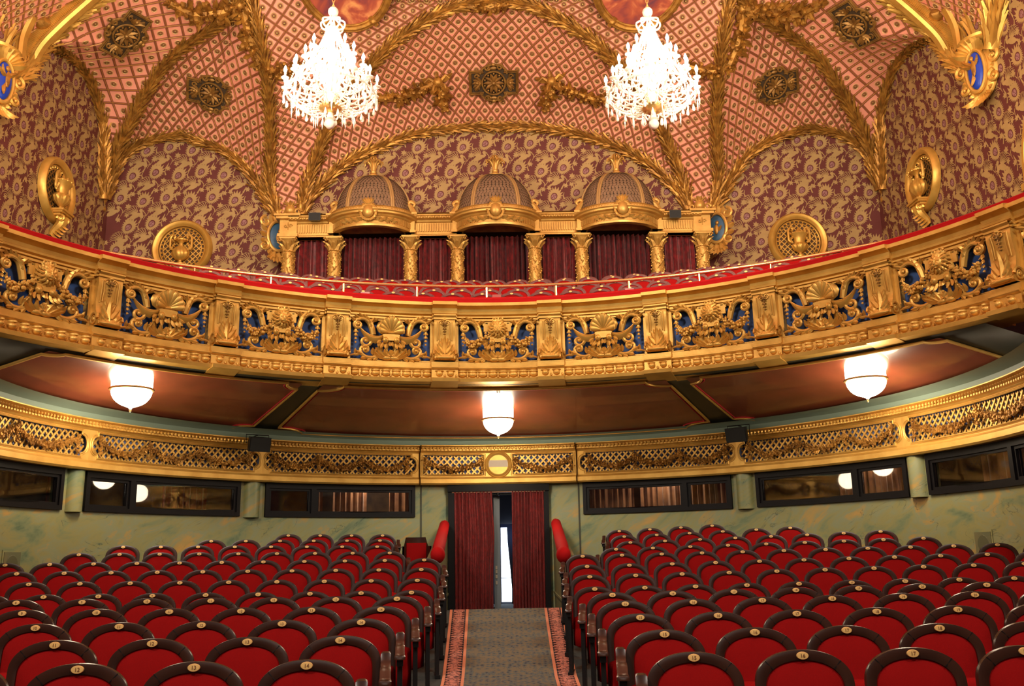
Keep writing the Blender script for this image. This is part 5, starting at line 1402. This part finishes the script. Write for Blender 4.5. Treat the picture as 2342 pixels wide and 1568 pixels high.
# straight entablatures between domed boxes
ep = [(-.02, 8.13), (.16, 8.13), (.16, 8.17), (.18, 8.18), (.18, 8.22), (.14, 8.23), (.14, 8.50), (.18, 8.51), (.20, 8.55), (.30, 8.58), (.30, 8.62), (.34, 8.64), (.34, 8.67), (-.02, 8.70)]
def entab(x0, x1, label):
    cx = (x0+x1)/2; t = thing('entablature', label, 'entablature', (cx, YC, 8.13), 0, 'flat entablatures between the domed boxes')
    m = MB(); h = (x1-x0)/2
    m.grid([[Vector((x, .04-y, z-8.13)) for y, z in ep] for x in (-h, h)], flip=True); m.add([Vector((-h, .1, 0)), Vector((h, .1, 0)), Vector((h, -.16, 0)), Vector((-h, -.16, 0))], [(0, 1, 2, 3)])
    m.add([Vector((-h, -.34, .56)), Vector((h, -.34, .56)), Vector((h, .9, .56)), Vector((-h, .9, .56))], [(0, 1, 2, 3)])
    for i in range(int(2*h/.09)): m.ell((-h+.05+.09*i, -.27, .47), (.035, .03, .03), 6, 4)
    m.build('beam', M['kiosk'], t, ang=30)
    m = MB(); n = int((2*h-.1)/.062)
    for i in range(n): m.box((-h+.07+.062*i, -.12, .235), (.034, .03, .22))
    m.build('fluted_frieze', M['kiosk'], t, smooth=False)
    # curtain
    m = pleated(-h-.02, h+.02, -2.3, .02, max(5, int(h*2/.13)), .06, lambda p: Vector((p[0], p[1]+.18, p[2])), seed=int(abs(cx)*10), step=9)
    o = m.build('box_curtain', M['curtain']); o.location = (cx, YC, 8.13); return o
for i, (a, b, l) in enumerate(((0, 1, 'flat fluted entablature at the far left of the boxes'), (2, 3, 'flat fluted entablature between left and middle domed boxes'), (4, 5, 'flat fluted entablature between middle and right domed boxes'), (6, 7, 'flat fluted entablature at the far right of the boxes'))):
    o = entab(cxs[a]+.02, cxs[b]-.02, l)
    tag(o, ['narrow dark red curtain at the far left of the boxes', 'narrow dark red curtain between left and middle domed boxes', 'narrow dark red curtain between middle and right domed boxes', 'narrow dark red curtain at the far right of the boxes'][i], 'curtain', 'curtains of the boxes')
# dark recess behind
m = MB(); m.box((0, YC+.72, 7.15), (2*cxs[7]+.6, .05, 2.9)); struct('wall_box_recess', m, mat('box_recess', (.02, .008, .006), .8), smooth=False)
def kiosk(x0, x1, nm):
    cx, a_ = (x0+x1)/2, (x1-x0)/2; b_ = .78
    t = thing('domed_box', f'{nm} domed box with gilt bowed cornice and scaled dome', 'theatre box', (cx, YC, 8.2), 0, 'domed boxes of the balcony')
    def bow(u, y, z): # u in 0..pi
        return Vector((-(a_+.02+y)*cos(u), -(b_+y)*sin(u)+.0, z-8.2))
    prof = [(-.10, 8.19), (.04, 8.19), (.05, 8.24), (.02, 8.26), (.02, 8.44), (.06, 8.46), (.08, 8.49), (.16, 8.51), (.17, 8.55), (.21, 8.57), (.21, 8.60), (.10, 8.62), (.10, 8.68), (.13, 8.70), (.0, 8.74), (-.25, 8.76)]
    m = MB(); n = 40; m.grid([[bow(PI*i/n, y, z) for y, z in prof] for i in range(n+1)])
    for i in range(46):
        u = PI*(i+.5)/46; m.ell(bow(u, .12, 8.635), (.032, .032, .03), 6, 4)
    m.build('bowed_cornice', M['kiosk'], t, ang=30)
    m = MB()
    for i in range(44):
        u = PI*(i+.5)/44
        if 15 < i < 28: continue
        c = bow(u, .03, 8.35); rz = math.atan2(-cos(u), sin(u)); m.box(c, (.034, .03, .15), Matrix.Rotation(-rz*0+(PI/2-u)*-1, 3, 'Z'))
    m.build('fluting', M['kiosk'], t, smooth=False)
    m = MB()
    for s_ in (-1, 1):
        for k in range(6):
            u = PI/2+s_*(.13+.085*k); m.leaf(bow(u, .03, 8.35), (s_*1, -.1, .25*(-1)**k), (0, -1, 0), .18, .09, .25)
            m.spiral(bow(u, .05, 8.37), 0, s_*1.0, .035, .01, (1, 0, 0), (0, 0, 1), .014, .01, k=5, n=8)
    m.build('leaf_scrolls', M['kiosk'], t)
    # cartouche with a plain egg
    m = MB(); c = bow(PI/2, .14, 8.52); m.ell(c+Vector((0, -.02, 0)), (.145, .10, .17), 16, 10); 
    q = [c+Vector((.19*cos(v), .02, .21*sin(v))) for v in [2*PI*i/20 for i in range(20)]]; m.tube(q, .035, 6, closed=True)
    for i in range(14):
        v = 2*PI*i/14; m.leaf(c+Vector((.19*cos(v), -.01, .21*sin(v))), (cos(v), -.1, sin(v)), (0, -1, 0), .055, .07, .4)
    for i in range(5): v = PI/2+(i-2)*.4; m.leaf(c+Vector((.05*cos(v), -.02, .20)), (cos(v), -.1, sin(v)), (0, -1, 0), .17, .08, .3)
    m.build('cartouche', M['kiosk'], t)
    # end blocks with volutes
    for s_ in (-1, 1):
        m = MB(); bx = s_*(a_+.0)
        m.box((bx, -.06, .22), (.24, .36, .46)); m.box((bx, -.08, .40), (.32, .44, .06)); m.box((bx, -.1, .48), (.38, .5, .05)); m.box((bx, -.08, .02), (.30, .38, .06))
        m.tube(smooth_path([Vector((bx+s_*.10, -.1, .52)), Vector((bx+s_*.02, -.1, .70)), Vector((bx-s_*.06, -.1, .80)), Vector((bx-s_*.0, -.1, .88)), Vector((bx+s_*.10, -.1, .82)), Vector((bx+s_*.07, -.1, .74))], 16), [.10-.004*i for i in range(17)], 8, upv=(0, 1, 0))
        m.build('volute_block', M['kiosk'], t, ang=35)
    # dome: half ellipsoid on the bow
    zt0, zt1 = 8.72, 9.80
    def dome(u, v, e=0):  # v 0 base..1 top
        s_ = cos(v*PI/2)**.78; return Vector((-(a_*.97*s_+e)*cos(u), -(b_*.95*s_+e)*sin(u)+.0, zt0-8.2+(zt1-zt0)*sin(v*PI/2)**1.0))
    m = MB(); m.grid([[dome(PI*i/36, j/16*.985) for j in range(17)] for i in range(37)]); nr = 17
    for j in range(nr):
        v = .02+.90*j/nr; cc = max(6, int(30*cos(v*PI/2)+4))
        for i in range(cc+1):
            u = PI*(i+(.5 if j % 2 else 0))/cc
            if not 0.02 < u < PI-.02: continue
            w_ = PI/cc*.46; hv = .05; P0 = dome(u-w_, v+hv*.45, .004); P1 = dome(u+w_, v+hv*.45, .004); L1 = dome(u-w_*.9, v-.005, .015); R1 = dome(u+w_*.9, v-.005, .015); Bt = dome(u, v-.032, .026); Lm = dome(u-w_*.6, v-.024, .022); Rm = dome(u+w_*.6, v-.024, .022); Tp = dome(u, v+hv, .002)
            m.add([P0, L1, Lm, Bt, Rm, R1, P1, Tp], [(0, 7, 6, 5, 4, 3, 2, 1)], 1)
    m.build('scaled_dome', [M['scaledark'], M['scale']], t, ang=30)
    m = MB()
    for u in (.03, PI*.30, PI*.70, PI-.03):
        rows = []
        for j in range(19):
            v = j/18*.97; w_ = .055; q = []
            for du, e in ((-1, .0), (-1, .045), (-.6, .06), (0, .05), (.6, .06), (1, .045), (1, 0)):
                s_ = max(.12, cos(v*PI/2)); q.append(dome(u+du*w_/(max(.2, s_)*1.0), v, e))
            rows.append(q)
        m.grid(rows)
    m.build('dome_rib', M['domerib'], t)
    m = MB(); c = Vector((0, -.10, zt1-8.2))
    m.lathe([(.16, -.06), (.16, .0), (.10, .03), (.075, .08), (.09, .12), (.07, .14)], 16, c=c)
    for i in range(9):
        v = 2*PI*i/9; d = Vector((cos(v), sin(v), 0)); P = [c+Vector((0, 0, .1))+d*.03, c+d*.06+Vector((0, 0, .28)), c+d*.14+Vector((0, 0, .40)), c+d*.23+Vector((0, 0, .40)), c+d*.25+Vector((0, 0, .33))]
        m.tube(smooth_path(P, 8), [.035, .034, .034, .034, .033, .032, .03, .025, .015], 6)
        P = [c+Vector((0, 0, .1)), c+d*.04+Vector((0, 0, .35)), c+d*.10+Vector((0, 0, .50)), c+d*.06+Vector((0, 0, .54))]; m.tube(smooth_path(P, 6), .024, 5)
    m.ell(c+Vector((0, 0, .45)), (.05, .05, .1)); m.build('plume_finial', M['kiosk'], t)
    # ceiling of the bow and curtain
    m = MB(); m.grid([[bow(PI*i/20, -.1-(a_-.1)*j/4*.98, 8.20+.05*j/4) if False else Vector((-(a_-.1)*(1-j/4)*cos(PI*i/20), -(b_-.1)*(1-j/4)*sin(PI*i/20), .06)) for j in range(5)] for i in range(21)]); m.build('canopy_soffit', M['bronze'], t)
    m = pleated(-a_+.13, a_-.13, -2.4, .04, 13, .085, lambda p: Vector((p[0], p[1]+.30, p[2])), seed=int(cx*7)+50, step=10); o = m.build('box_curtain', M['curtain']); o.location = (cx, YC, 8.2)
    tag(o, f'dark red velvet curtain closing the {nm} domed box', 'curtain', 'curtains of the boxes')
kiosk(cxs[1], cxs[2], 'left'); kiosk(cxs[3], cxs[4], 'middle'); kiosk(cxs[5], cxs[6], 'right')
# end blocks with ball ornaments, blue cartouches
for s_, nm in ((-1, 'left'), (1, 'right')):
    x = cxs[0] if s_ < 0 else cxs[7]
    t = thing('pier_block', f'gilt pier block with crowned ball at the {nm} end of the boxes', 'ornament', (x, YC, 8.13))
    m = MB(); m.box((0, .1, .28), (.44, .55, .56)); m.box((0, .05, .50), (.60, .7, .06)); m.box((0, .05, .56), (.68, .8, .05)); m.box((0, .07, .04), (.52, .64, .08))
    for a in (-1, 1): m.spiral((a*.06, -.19, .30), 0, a*1.1, .05, .01, (1, 0, 0), (0, 0, 1), .016, .01)
    m.tube([(0, -.18, .2), (0, -.18, .4)], .014, 5); m.build('block', M['kiosk'], t, ang=30)
    m = MB(); m.ell((0, -.02, .78), .15, 14, 10); m.lathe([(.14, .60), (.10, .64), (.08, .66)], 12, c=(0, -.02, 0))
    for i in range(9): v = 2*PI*i/9; d = Vector((cos(v), sin(v), 0)); m.leaf(Vector((0, -.02, .88))+d*.06, d*.5+Vector((0, 0, 1)), d, .17, .08, .5)
    for a in (-1, 1): m.spiral((a*.2, -.05, .74), 0, a*1.2, .10, .02, (1, 0, 0), (0, 0, 1), .035, .02)
    m.build('crowned_ball', M['kiosk'], t)
    # cartouche beside the pier
    c = at(635 if s_ < 0 else 1640, 541 if s_ < 0 else 522, Y=YC+.15)
    t = thing('blue_cartouche', f'gilt scroll cartouche with a dull blue oval beside the {nm} end of the boxes', 'cartouche', c, -s_*.55)
    m = MB(); m.ell((0, 0, 0), (.24, .06, .37), 20, 10); m.build('blue_oval', M['cartdull'], t)
    m = MB(); q = [Vector((.27*cos(v), -.05, .40*sin(v))) for v in [2*PI*i/28 for i in range(28)]]; m.tube(q, .045, 7, closed=True)
    for (px_, pz, tr) in ((-.34, .34, 1.2), (.30, .36, -1.2), (-.36, -.30, -1.1), (.30, -.34, 1.1)): m.spiral((px_, -.05, pz), PI/2, tr, .15, .03, (1, 0, 0), (0, 0, 1), .05, .025)
    for i in range(18):
        v = 2*PI*i/18; m.leaf(Vector((.29*cos(v), -.03, .42*sin(v))), (cos(v), -.15, sin(v)+.1), (0, -1, 0), .22, .15, .3)
    for i in range(7): v = -PI/2+(i-3)*.3; m.leaf(Vector((.1*cos(v), -.03, -.48)), (cos(v), -.1, sin(v)), (0, -1, 0), .28, .12, .3)
    m.build('scroll_surround', M['kiosk'], t)
    m = MB(); m.ell((.0, -.07, -.05), (.06, .03, .14), 8, 6); m.ell((.03, -.07, .13), (.05, .04, .06), 8, 6); m.leaf((0, -.07, -.1), (.8, -.1, .6), (0, -1, 0), .2, .1, .2); m.build('figure_relief', M['goldrib'], t)
speaker(0, 0, at(721, 497, Y=22.3), 'small black speaker on the ledge left of the left dome', .30, .20, .2, 0, .1)
speaker(0, 0, at(1543, 491, Y=22.3), 'small black speaker on the ledge right of the right dome', .30, .20, .2, 0, .1)

# ================================================================== URN MEDALLIONS
def urn(m, s=1.0, lower=False, y0=-.16):
    mt = None; c = Vector((0, y0, 0))
    gad = lambda a, z: 1+(.07*cos(12*a) if (-.36 < z < -.12) else 0)
    prof = [(0, -.52), (.12, -.52), (.13, -.48), (.05, -.44), (.045, -.40), (.10, -.36), (.20, -.28), (.235, -.18), (.20, -.12), (.15, -.10), (.15, -.02), (.17, .06), (.23, .14), (.26, .18), (.25, .21), (.16, .23), (.12, .26), (.06, .29), (.03, .36), (0, .42)]
    if lower: prof = [(0, -.52), (.12, -.52), (.13, -.48), (.05, -.44), (.05, -.40), (.14, -.36), (.22, -.28), (.25, -.18), (.22, -.08), (.13, .0), (.07, .04), (.055, .12), (.10, .17), (.20, .20), (.21, .23), (.10, .27), (.05, .30), (0, .33)]; gad = lambda a, z: 1+(.06*cos(10*a+8*z) if (-.38 < z < .02) else 0)
    m.lathe([(r*s, z*s) for r, z in prof], 48, c=c, sy=.75, mod=lambda a, z: gad(a, z/s))
    for a in (-1, 1):
        P = [c+Vector((a*x*s, 0, z*s)) for x, z in ((.20, -.08), (.30, -.02), (.31, .12), (.30, .30), (.22, .38), (.17, .32), (.21, .27))]
        m.tube(smooth_path(P, 18), [.035*s]*19, 7)
        for k in range(4): m.ell(c+Vector((a*(.28-.03*k)*s, 0, (-.05+.05*k)*s)), .035*s, 6, 4)
    for i in range(12): v = 2*PI*i/12; m.ell(c+Vector((.25*s*cos(v), .75*.25*s*sin(v), .19*s)), .025*s, 6, 4)
def medallion(P, rz, label, lower, deep=False, R_=.80):
    t = thing('urn_medallion', label, 'medallion', P, rz, 'urn medallions of the balcony walls')
    Ry = lambda m: m.mapped(lambda p: Vector((p[0], -p[2], p[1])))
    m = MB(); m.lathe([(R_*.78, 0), (R_*.78, .10), (R_*.82, .13), (R_*.86, .16), (R_*.93, .17), (R_*.99, .12), (R_, .03), (R_, 0)], 48); Ry(m).build('round_frame', M['gold'], t)
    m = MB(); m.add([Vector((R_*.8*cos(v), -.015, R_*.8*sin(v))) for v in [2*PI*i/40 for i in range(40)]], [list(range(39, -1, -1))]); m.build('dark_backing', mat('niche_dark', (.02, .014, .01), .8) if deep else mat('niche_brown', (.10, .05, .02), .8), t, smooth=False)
    m = MB(); q = [Vector((R_*.74*cos(v), -.05, R_*.74*sin(v))) for v in [2*PI*i/48 for i in range(48)]]; m.tube(q, .016, 5, closed=True); q = [p*.86 for p in q]; m.tube(q, .014, 5, closed=True)
    for i in range(30): v = 2*PI*i/30; m.ell((R_*.69*cos(v), -.05, R_*.69*sin(v)), (.028, .03, .028), 6, 4)
    m.build('bead_ring', M['gold'], t)
    m = MB(); rr = R_*.64
    for k in range(-9, 10):
        o_ = k*.105
        if abs(o_) >= rr: continue
        h = math.sqrt(rr*rr-o_*o_)
        for sg in (-1, 1):
            d = Vector((.707, 0, .707*sg)); n_ = Vector((-.707*sg, 0, .707)); m.box(n_*o_+Vector((0, -.04-.008*sg, 0)), (2*h, .015, .026), Matrix.Rotation(-sg*PI/4, 3, 'Y'))
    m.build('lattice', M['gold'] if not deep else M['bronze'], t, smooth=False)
    m = MB(); urn(m, .92 if not deep else 1.05, lower, -.16 if not deep else -.19); m.build('urn', M['gold'], t)
    if deep:
        m = MB()
        for i, (w_, d_, z) in enumerate(((.50, .36, -.60), (.42, .30, -.66), (.56, .40, -.56))): m.box((0, -d_/2, z), (w_, d_, .05))
        P = [Vector((0, -.26, -.70)), Vector((0, -.24, -.85)), Vector((0, -.10, -1.0)), Vector((0, -.03, -1.12))]
        m.tube(smooth_path(P, 10), [.14, .13, .13, .12, .12, .11, .10, .09, .08, .07, .05], 8)
        for a in (-1, 1): m.spiral((a*.12, -.28, -.74), 0, 1.4, .10, .02, (0, 1, 0), (0, 0, 1), .04, .02)
        for i in range(5): m.leaf((0, -.26+.05*i, -.82-.06*i), (0, -.3, -1), (0, -1, 0), .2, .16, .5)
        m.build('bracket_shelf', M['gold'], t)
medallion(at(418, 570, Y=YB-.02), 0, 'round gilt medallion with a gadrooned ewer on the left rear wall', True)
medallion(at(1824, 553, Y=YB-.02), 0, 'round gilt medallion with a flaring urn on the right rear wall', False)
medallion(at(124, 436, X=-XS+.02), PI/2, 'gilt medallion with an urn on a bracket, left side wall', False, True)
medallion(at(2116, 412, X=XS-.02), -PI/2, 'gilt medallion with a spiral ewer on a bracket, right side wall', True, True)

# big bracket cartouches at the springing of the side arches
for s_, nm in ((1, 'right'), (-1, 'left')):
    c = at(2235, 185, X=XS-.05); c = c if s_ > 0 else mir(c)
    t = thing('bracket_cartouche', f'large gilt shell bracket with a bright blue oval high on the {nm} side wall', 'cartouche', c+Vector((-s_*.10, -.35, 0)), -s_*(PI/2-.35)); t.scale = (.85, .85, .85)
    m = MB(); m.ell((0, -.16, .02), (.23, .10, .50), 22, 12); m.build('blue_oval', M['cartblue'], t)
    m = MB(); q = [Vector((.28*cos(v), -.16, .02+.56*sin(v))) for v in [2*PI*i/30 for i in range(30)]]; m.tube(q, .055, 8, closed=True)
    m.ell((0, .0, 0), (.50, .16, .75), 16, 10)
    for i in range(9):
        a = -1.25+2.5*i/8; m.leaf((.18*sin(a), -.18, .48+.08*cos(a)), (sin(a)*1.1, -.45, cos(a)), (0, -1, 0), .34, .20, .3)
    for (px_, pz, tr) in ((-.48, .20, 1.3), (.48, .20, -1.3), (-.44, -.30, -1.2), (.44, -.30, 1.2)): m.spiral((px_, -.1, pz), PI/2, tr, .17, .03, (1, 0, 0), (0, 0, 1), .065, .03); m.ell((px_, -.12, pz), .05)
    for i in range(22):
        v = 2*PI*i/22; m.leaf(Vector((.34*cos(v), -.08, .62*sin(v))), (cos(v), -.15, sin(v)), (0, -1, 0), .15, .16, .35)
    for i in range(7): v = -PI/2+(i-3)*.33; m.leaf(Vector((.15*cos(v), -.1, -.62)), (cos(v), -.2, sin(v)), (0, -1, 0), .38, .17, .4)
    m.lathe([(.0, .72), (.42, .74), (.50, .80), (.46, .84), (.50, .90), (.3, .95), (0, .96)], 24, sy=.75); m.build('shell_surround', M['gold'], t)
    m = MB(); m.ell((.03, -.27, .05), (.07, .04, .22), 8, 6); m.ell((.0, -.27, .32), (.06, .05, .07), 8, 6)
    for a in (-1.2, -.8, .9): m.leaf((.0, -.26, .1), (sin(a), -.1, cos(a)), (0, -1, 0), .32, .12, .2)
    m.leaf((0, -.26, -.05), (-.2, -.05, -1), (0, -1, 0), .35, .14, .1); m.build('figure_relief', M['goldrib'], t)
    # gilt arched grille at the photo edge
    c = at(2342, 350, X=XS-.03); c = Vector((s_*c.x, c.y-1.0, c.z))
    t = thing('arched_screen', f'gilt arched organ screen at the {nm} edge of the wall', 'screen', (c.x, c.y, 5.9), -s_*PI/2)
    m = MB(); q = [Vector((-.9*cos(PI*i/24), -.05, 1.1+1.5*sin(PI*i/24))) for i in range(25)]
    for k_, w_ in ((1.0, .09), (.9, .05), (.8, .06)): m.tube([Vector((p.x*k_, p.y, 1.1+(p.z-1.1)*k_)) for p in q], w_, 7)
    m.box((0, -.06, 1.0), (2.1, .14, .14)); m.build('arch', M['gold'], t)
    m = MB()
    for i in range(12): m.box((-.72+.13*i, -.02, 1.7), (.03, .03, 1.2+.0*i))
    m.add([Vector((-.85*cos(PI*i/24), -.01, 1.05+1.4*sin(PI*i/24))) for i in range(25)], [range(25)]); m.build('lattice', M['frieze'], t, smooth=False)

# ================================================================== CHANDELIERS
def chandelier(P, label):
    t = thing('crystal_chandelier', label, 'chandelier', P, 0, 'crystal chandeliers'); t.scale = (1.08, 1.08, 1); r = random.Random(5)
    m = MB(); m.ell((0, 0, .09), (.085, .085, .09), 16, 12); m.lathe([(.05, .16), (.09, .18), (.05, .21)], 14); m.build('crystal_ball', M['ball'], t)
    m = MB(); m.lathe([(0, .30), (.10, .31), (.17, .36), (.20, .42), (.15, .45)], 20); m.build('gilt_bowl', M['gold2'], t)
    m = MB(); m.lathe([(.06, .2), (.04, .3), (.06, .5), (.10, .6), (.05, .7), (.07, .9), (.12, 1.0), (.05, 1.1), (.05, 1.4), (.10, 1.5), (.04, 1.6), (.05, 1.85), (.02, 2.1)], 14); m.build('stem', M['crystal'], t)
    tiers = [(.76, .78, 14), (.58, 1.10, 10), (.36, 1.45, 8)]
    am = None
    for ti, (rad, z, n) in enumerate(tiers):
        m = MB(); m.tube([Vector((rad*.96*cos(2*PI*i/40), rad*.96*sin(2*PI*i/40), z-.12)) for i in range(40)], .016, 6, closed=True)
        m.build('glass_ring', M['crystal'], t)
        for i in range(n):
            a = 2*PI*(i+.5*ti)/n; d = Vector((cos(a), sin(a), 0))
            m = MB(); Pp = smooth_path([d*.06+Vector((0, 0, z-.05)), d*rad*.4+Vector((0, 0, z-.20)), d*rad*.8+Vector((0, 0, z-.18)), d*rad+Vector((0, 0, z))], 10); m.tube(Pp, .016, 6)
            m.lathe([(.02, 0), (.06, .015), (.065, .03), (.02, .02)], 10, c=d*rad+Vector((0, 0, z))); m.lathe([(.018, .02), (.018, .13)], 8, c=d*rad+Vector((0, 0, z)))
            arm = m.build('arm', M['crystal'], t)
            m = MB(); m.lathe([(0, .12), (.022, .14), (.030, .18), (.018, .23), (0, .27)], 8, c=d*rad+Vector((0, 0, z))); m.build('candle_bulb', M['bulb'], arm)
    # crown
    m = MB()
    for i in range(8):
        a = 2*PI*i/8; d = Vector((cos(a), sin(a), 0)); m.tube(smooth_path([d*.05+Vector((0, 0, 1.95)), d*.17+Vector((0, 0, 1.98)), d*.20+Vector((0, 0, 2.10)), d*.10+Vector((0, 0, 2.16)), d*.04+Vector((0, 0, 2.2))], 12), .017, 6)
    m.ell((0, 0, 2.32), (.09, .09, .10), 12, 8); m.ell((0, 0, 2.2), (.05, .05, .04)); m.build('crown', M['crystal'], t)
    m = MB(); z = 2.42
    while P[2]+z < 14.7:
        m.tube([Vector((.022*cos(2*PI*i/8), 0, z+.045*sin(2*PI*i/8))) if int(z*14) % 2 else Vector((0, .022*cos(2*PI*i/8), z+.045*sin(2*PI*i/8))) for i in range(8)], .008, 5, closed=True); z += .07
    m.build('chain', M['gold2'], t)
    # strands of beads: crown -> tiers -> bowl
    m = MB()
    def strand(A, B, sag, n, s_=.015):
        for i in range(n):
            u = (i+.5)/n; p = A.lerp(B, u)+Vector((0, 0, -sag*sin(PI*u))); m.ell(p, (s_, s_, s_*1.35), 5, 3)
    for i in range(20):
        a = 2*PI*i/20; d = Vector((cos(a), sin(a), 0)); strand(d*.08+Vector((0, 0, 2.0)), d*.36+Vector((0, 0, 1.36)), .10, 24); strand(d*.34+Vector((0, 0, 1.34)), d*.57+Vector((0, 0, 1.0)), .08, 16); strand(d*.56+Vector((0, 0, .98)), d*.74+Vector((0, 0, .66)), .06, 13); strand(d*.73+Vector((0, 0, .64)), d*.16+Vector((0, 0, .40)), .10, 22)
        strand(d*.30+Vector((0, 0, 1.3)), d*.12+Vector((0, 0, .85)), .02, 14)
    for ti, (rad, z, n) in enumerate(tiers):
        for i in range(n):
            a, b = 2*PI*(i+.5*ti)/n, 2*PI*(i+1+.5*ti)/n; strand(Vector((rad*cos(a), rad*sin(a), z)), Vector((rad*cos(b), rad*sin(b), z)), .12, 12)
    o = m.build('bead_strands', M['crystal'], t); o['kind'] = 'stuff'
    # pendants
    dm = MB(); dm.lathe([(0, 0), (.008, -.01), (.012, -.03), (.026, -.09), (.028, -.115), (.016, -.14), (0, -.15)], 6); me = dm.mesh('crystal_drop', M['crystal'], False)
    dm = MB(); dm.lathe([(0, 0), (.012, -.02), (.008, -.05), (.016, -.10), (.004, -.22), (0, -.26)], 6); me2 = dm.mesh('crystal_spear', M['crystal'], False)
    for (rad, z, n) in ((.76, .64, 28), (.60, .56, 20), (.74, .78, 14), (.58, 1.0, 14), (.36, 1.34, 10), (.36, .42, 8), (.2, .32, 6)):
        for i in range(n):
            a = 2*PI*(i+.3)/n; child('crystal_drop', me if i % 3 else me2, t, (rad*cos(a), rad*sin(a), z-r.uniform(0, .05)))
    for z, pw in ((1.75, 110), (1.15, 170), (.85, 170)): point('chandelier_light', (P[0], P[1], P[2]+z), pw, (1, .80, .54), .22)
    return t
c = at(757, 292, Y=15.0); chandelier(Vector((c.x-.02, 15, c.z-.02)), 'left lit crystal chandelier hanging from the vault')
c = at(1496, 292, Y=15.0); chandelier(Vector((c.x+.0, 15, c.z-.02)), 'right lit crystal chandelier hanging from the vault')
# rear of the stage side: dark plain wall that closes the room behind the photographer
m = MB(); m.add([(-XS, -5, -2), (XS, -5, -2), (XS, -5, 15), (-XS, -5, 15)], [(3, 2, 1, 0)]); struct('wall_front', m, mat('stage_black', (.10, .05, .03), .9), smooth=False)
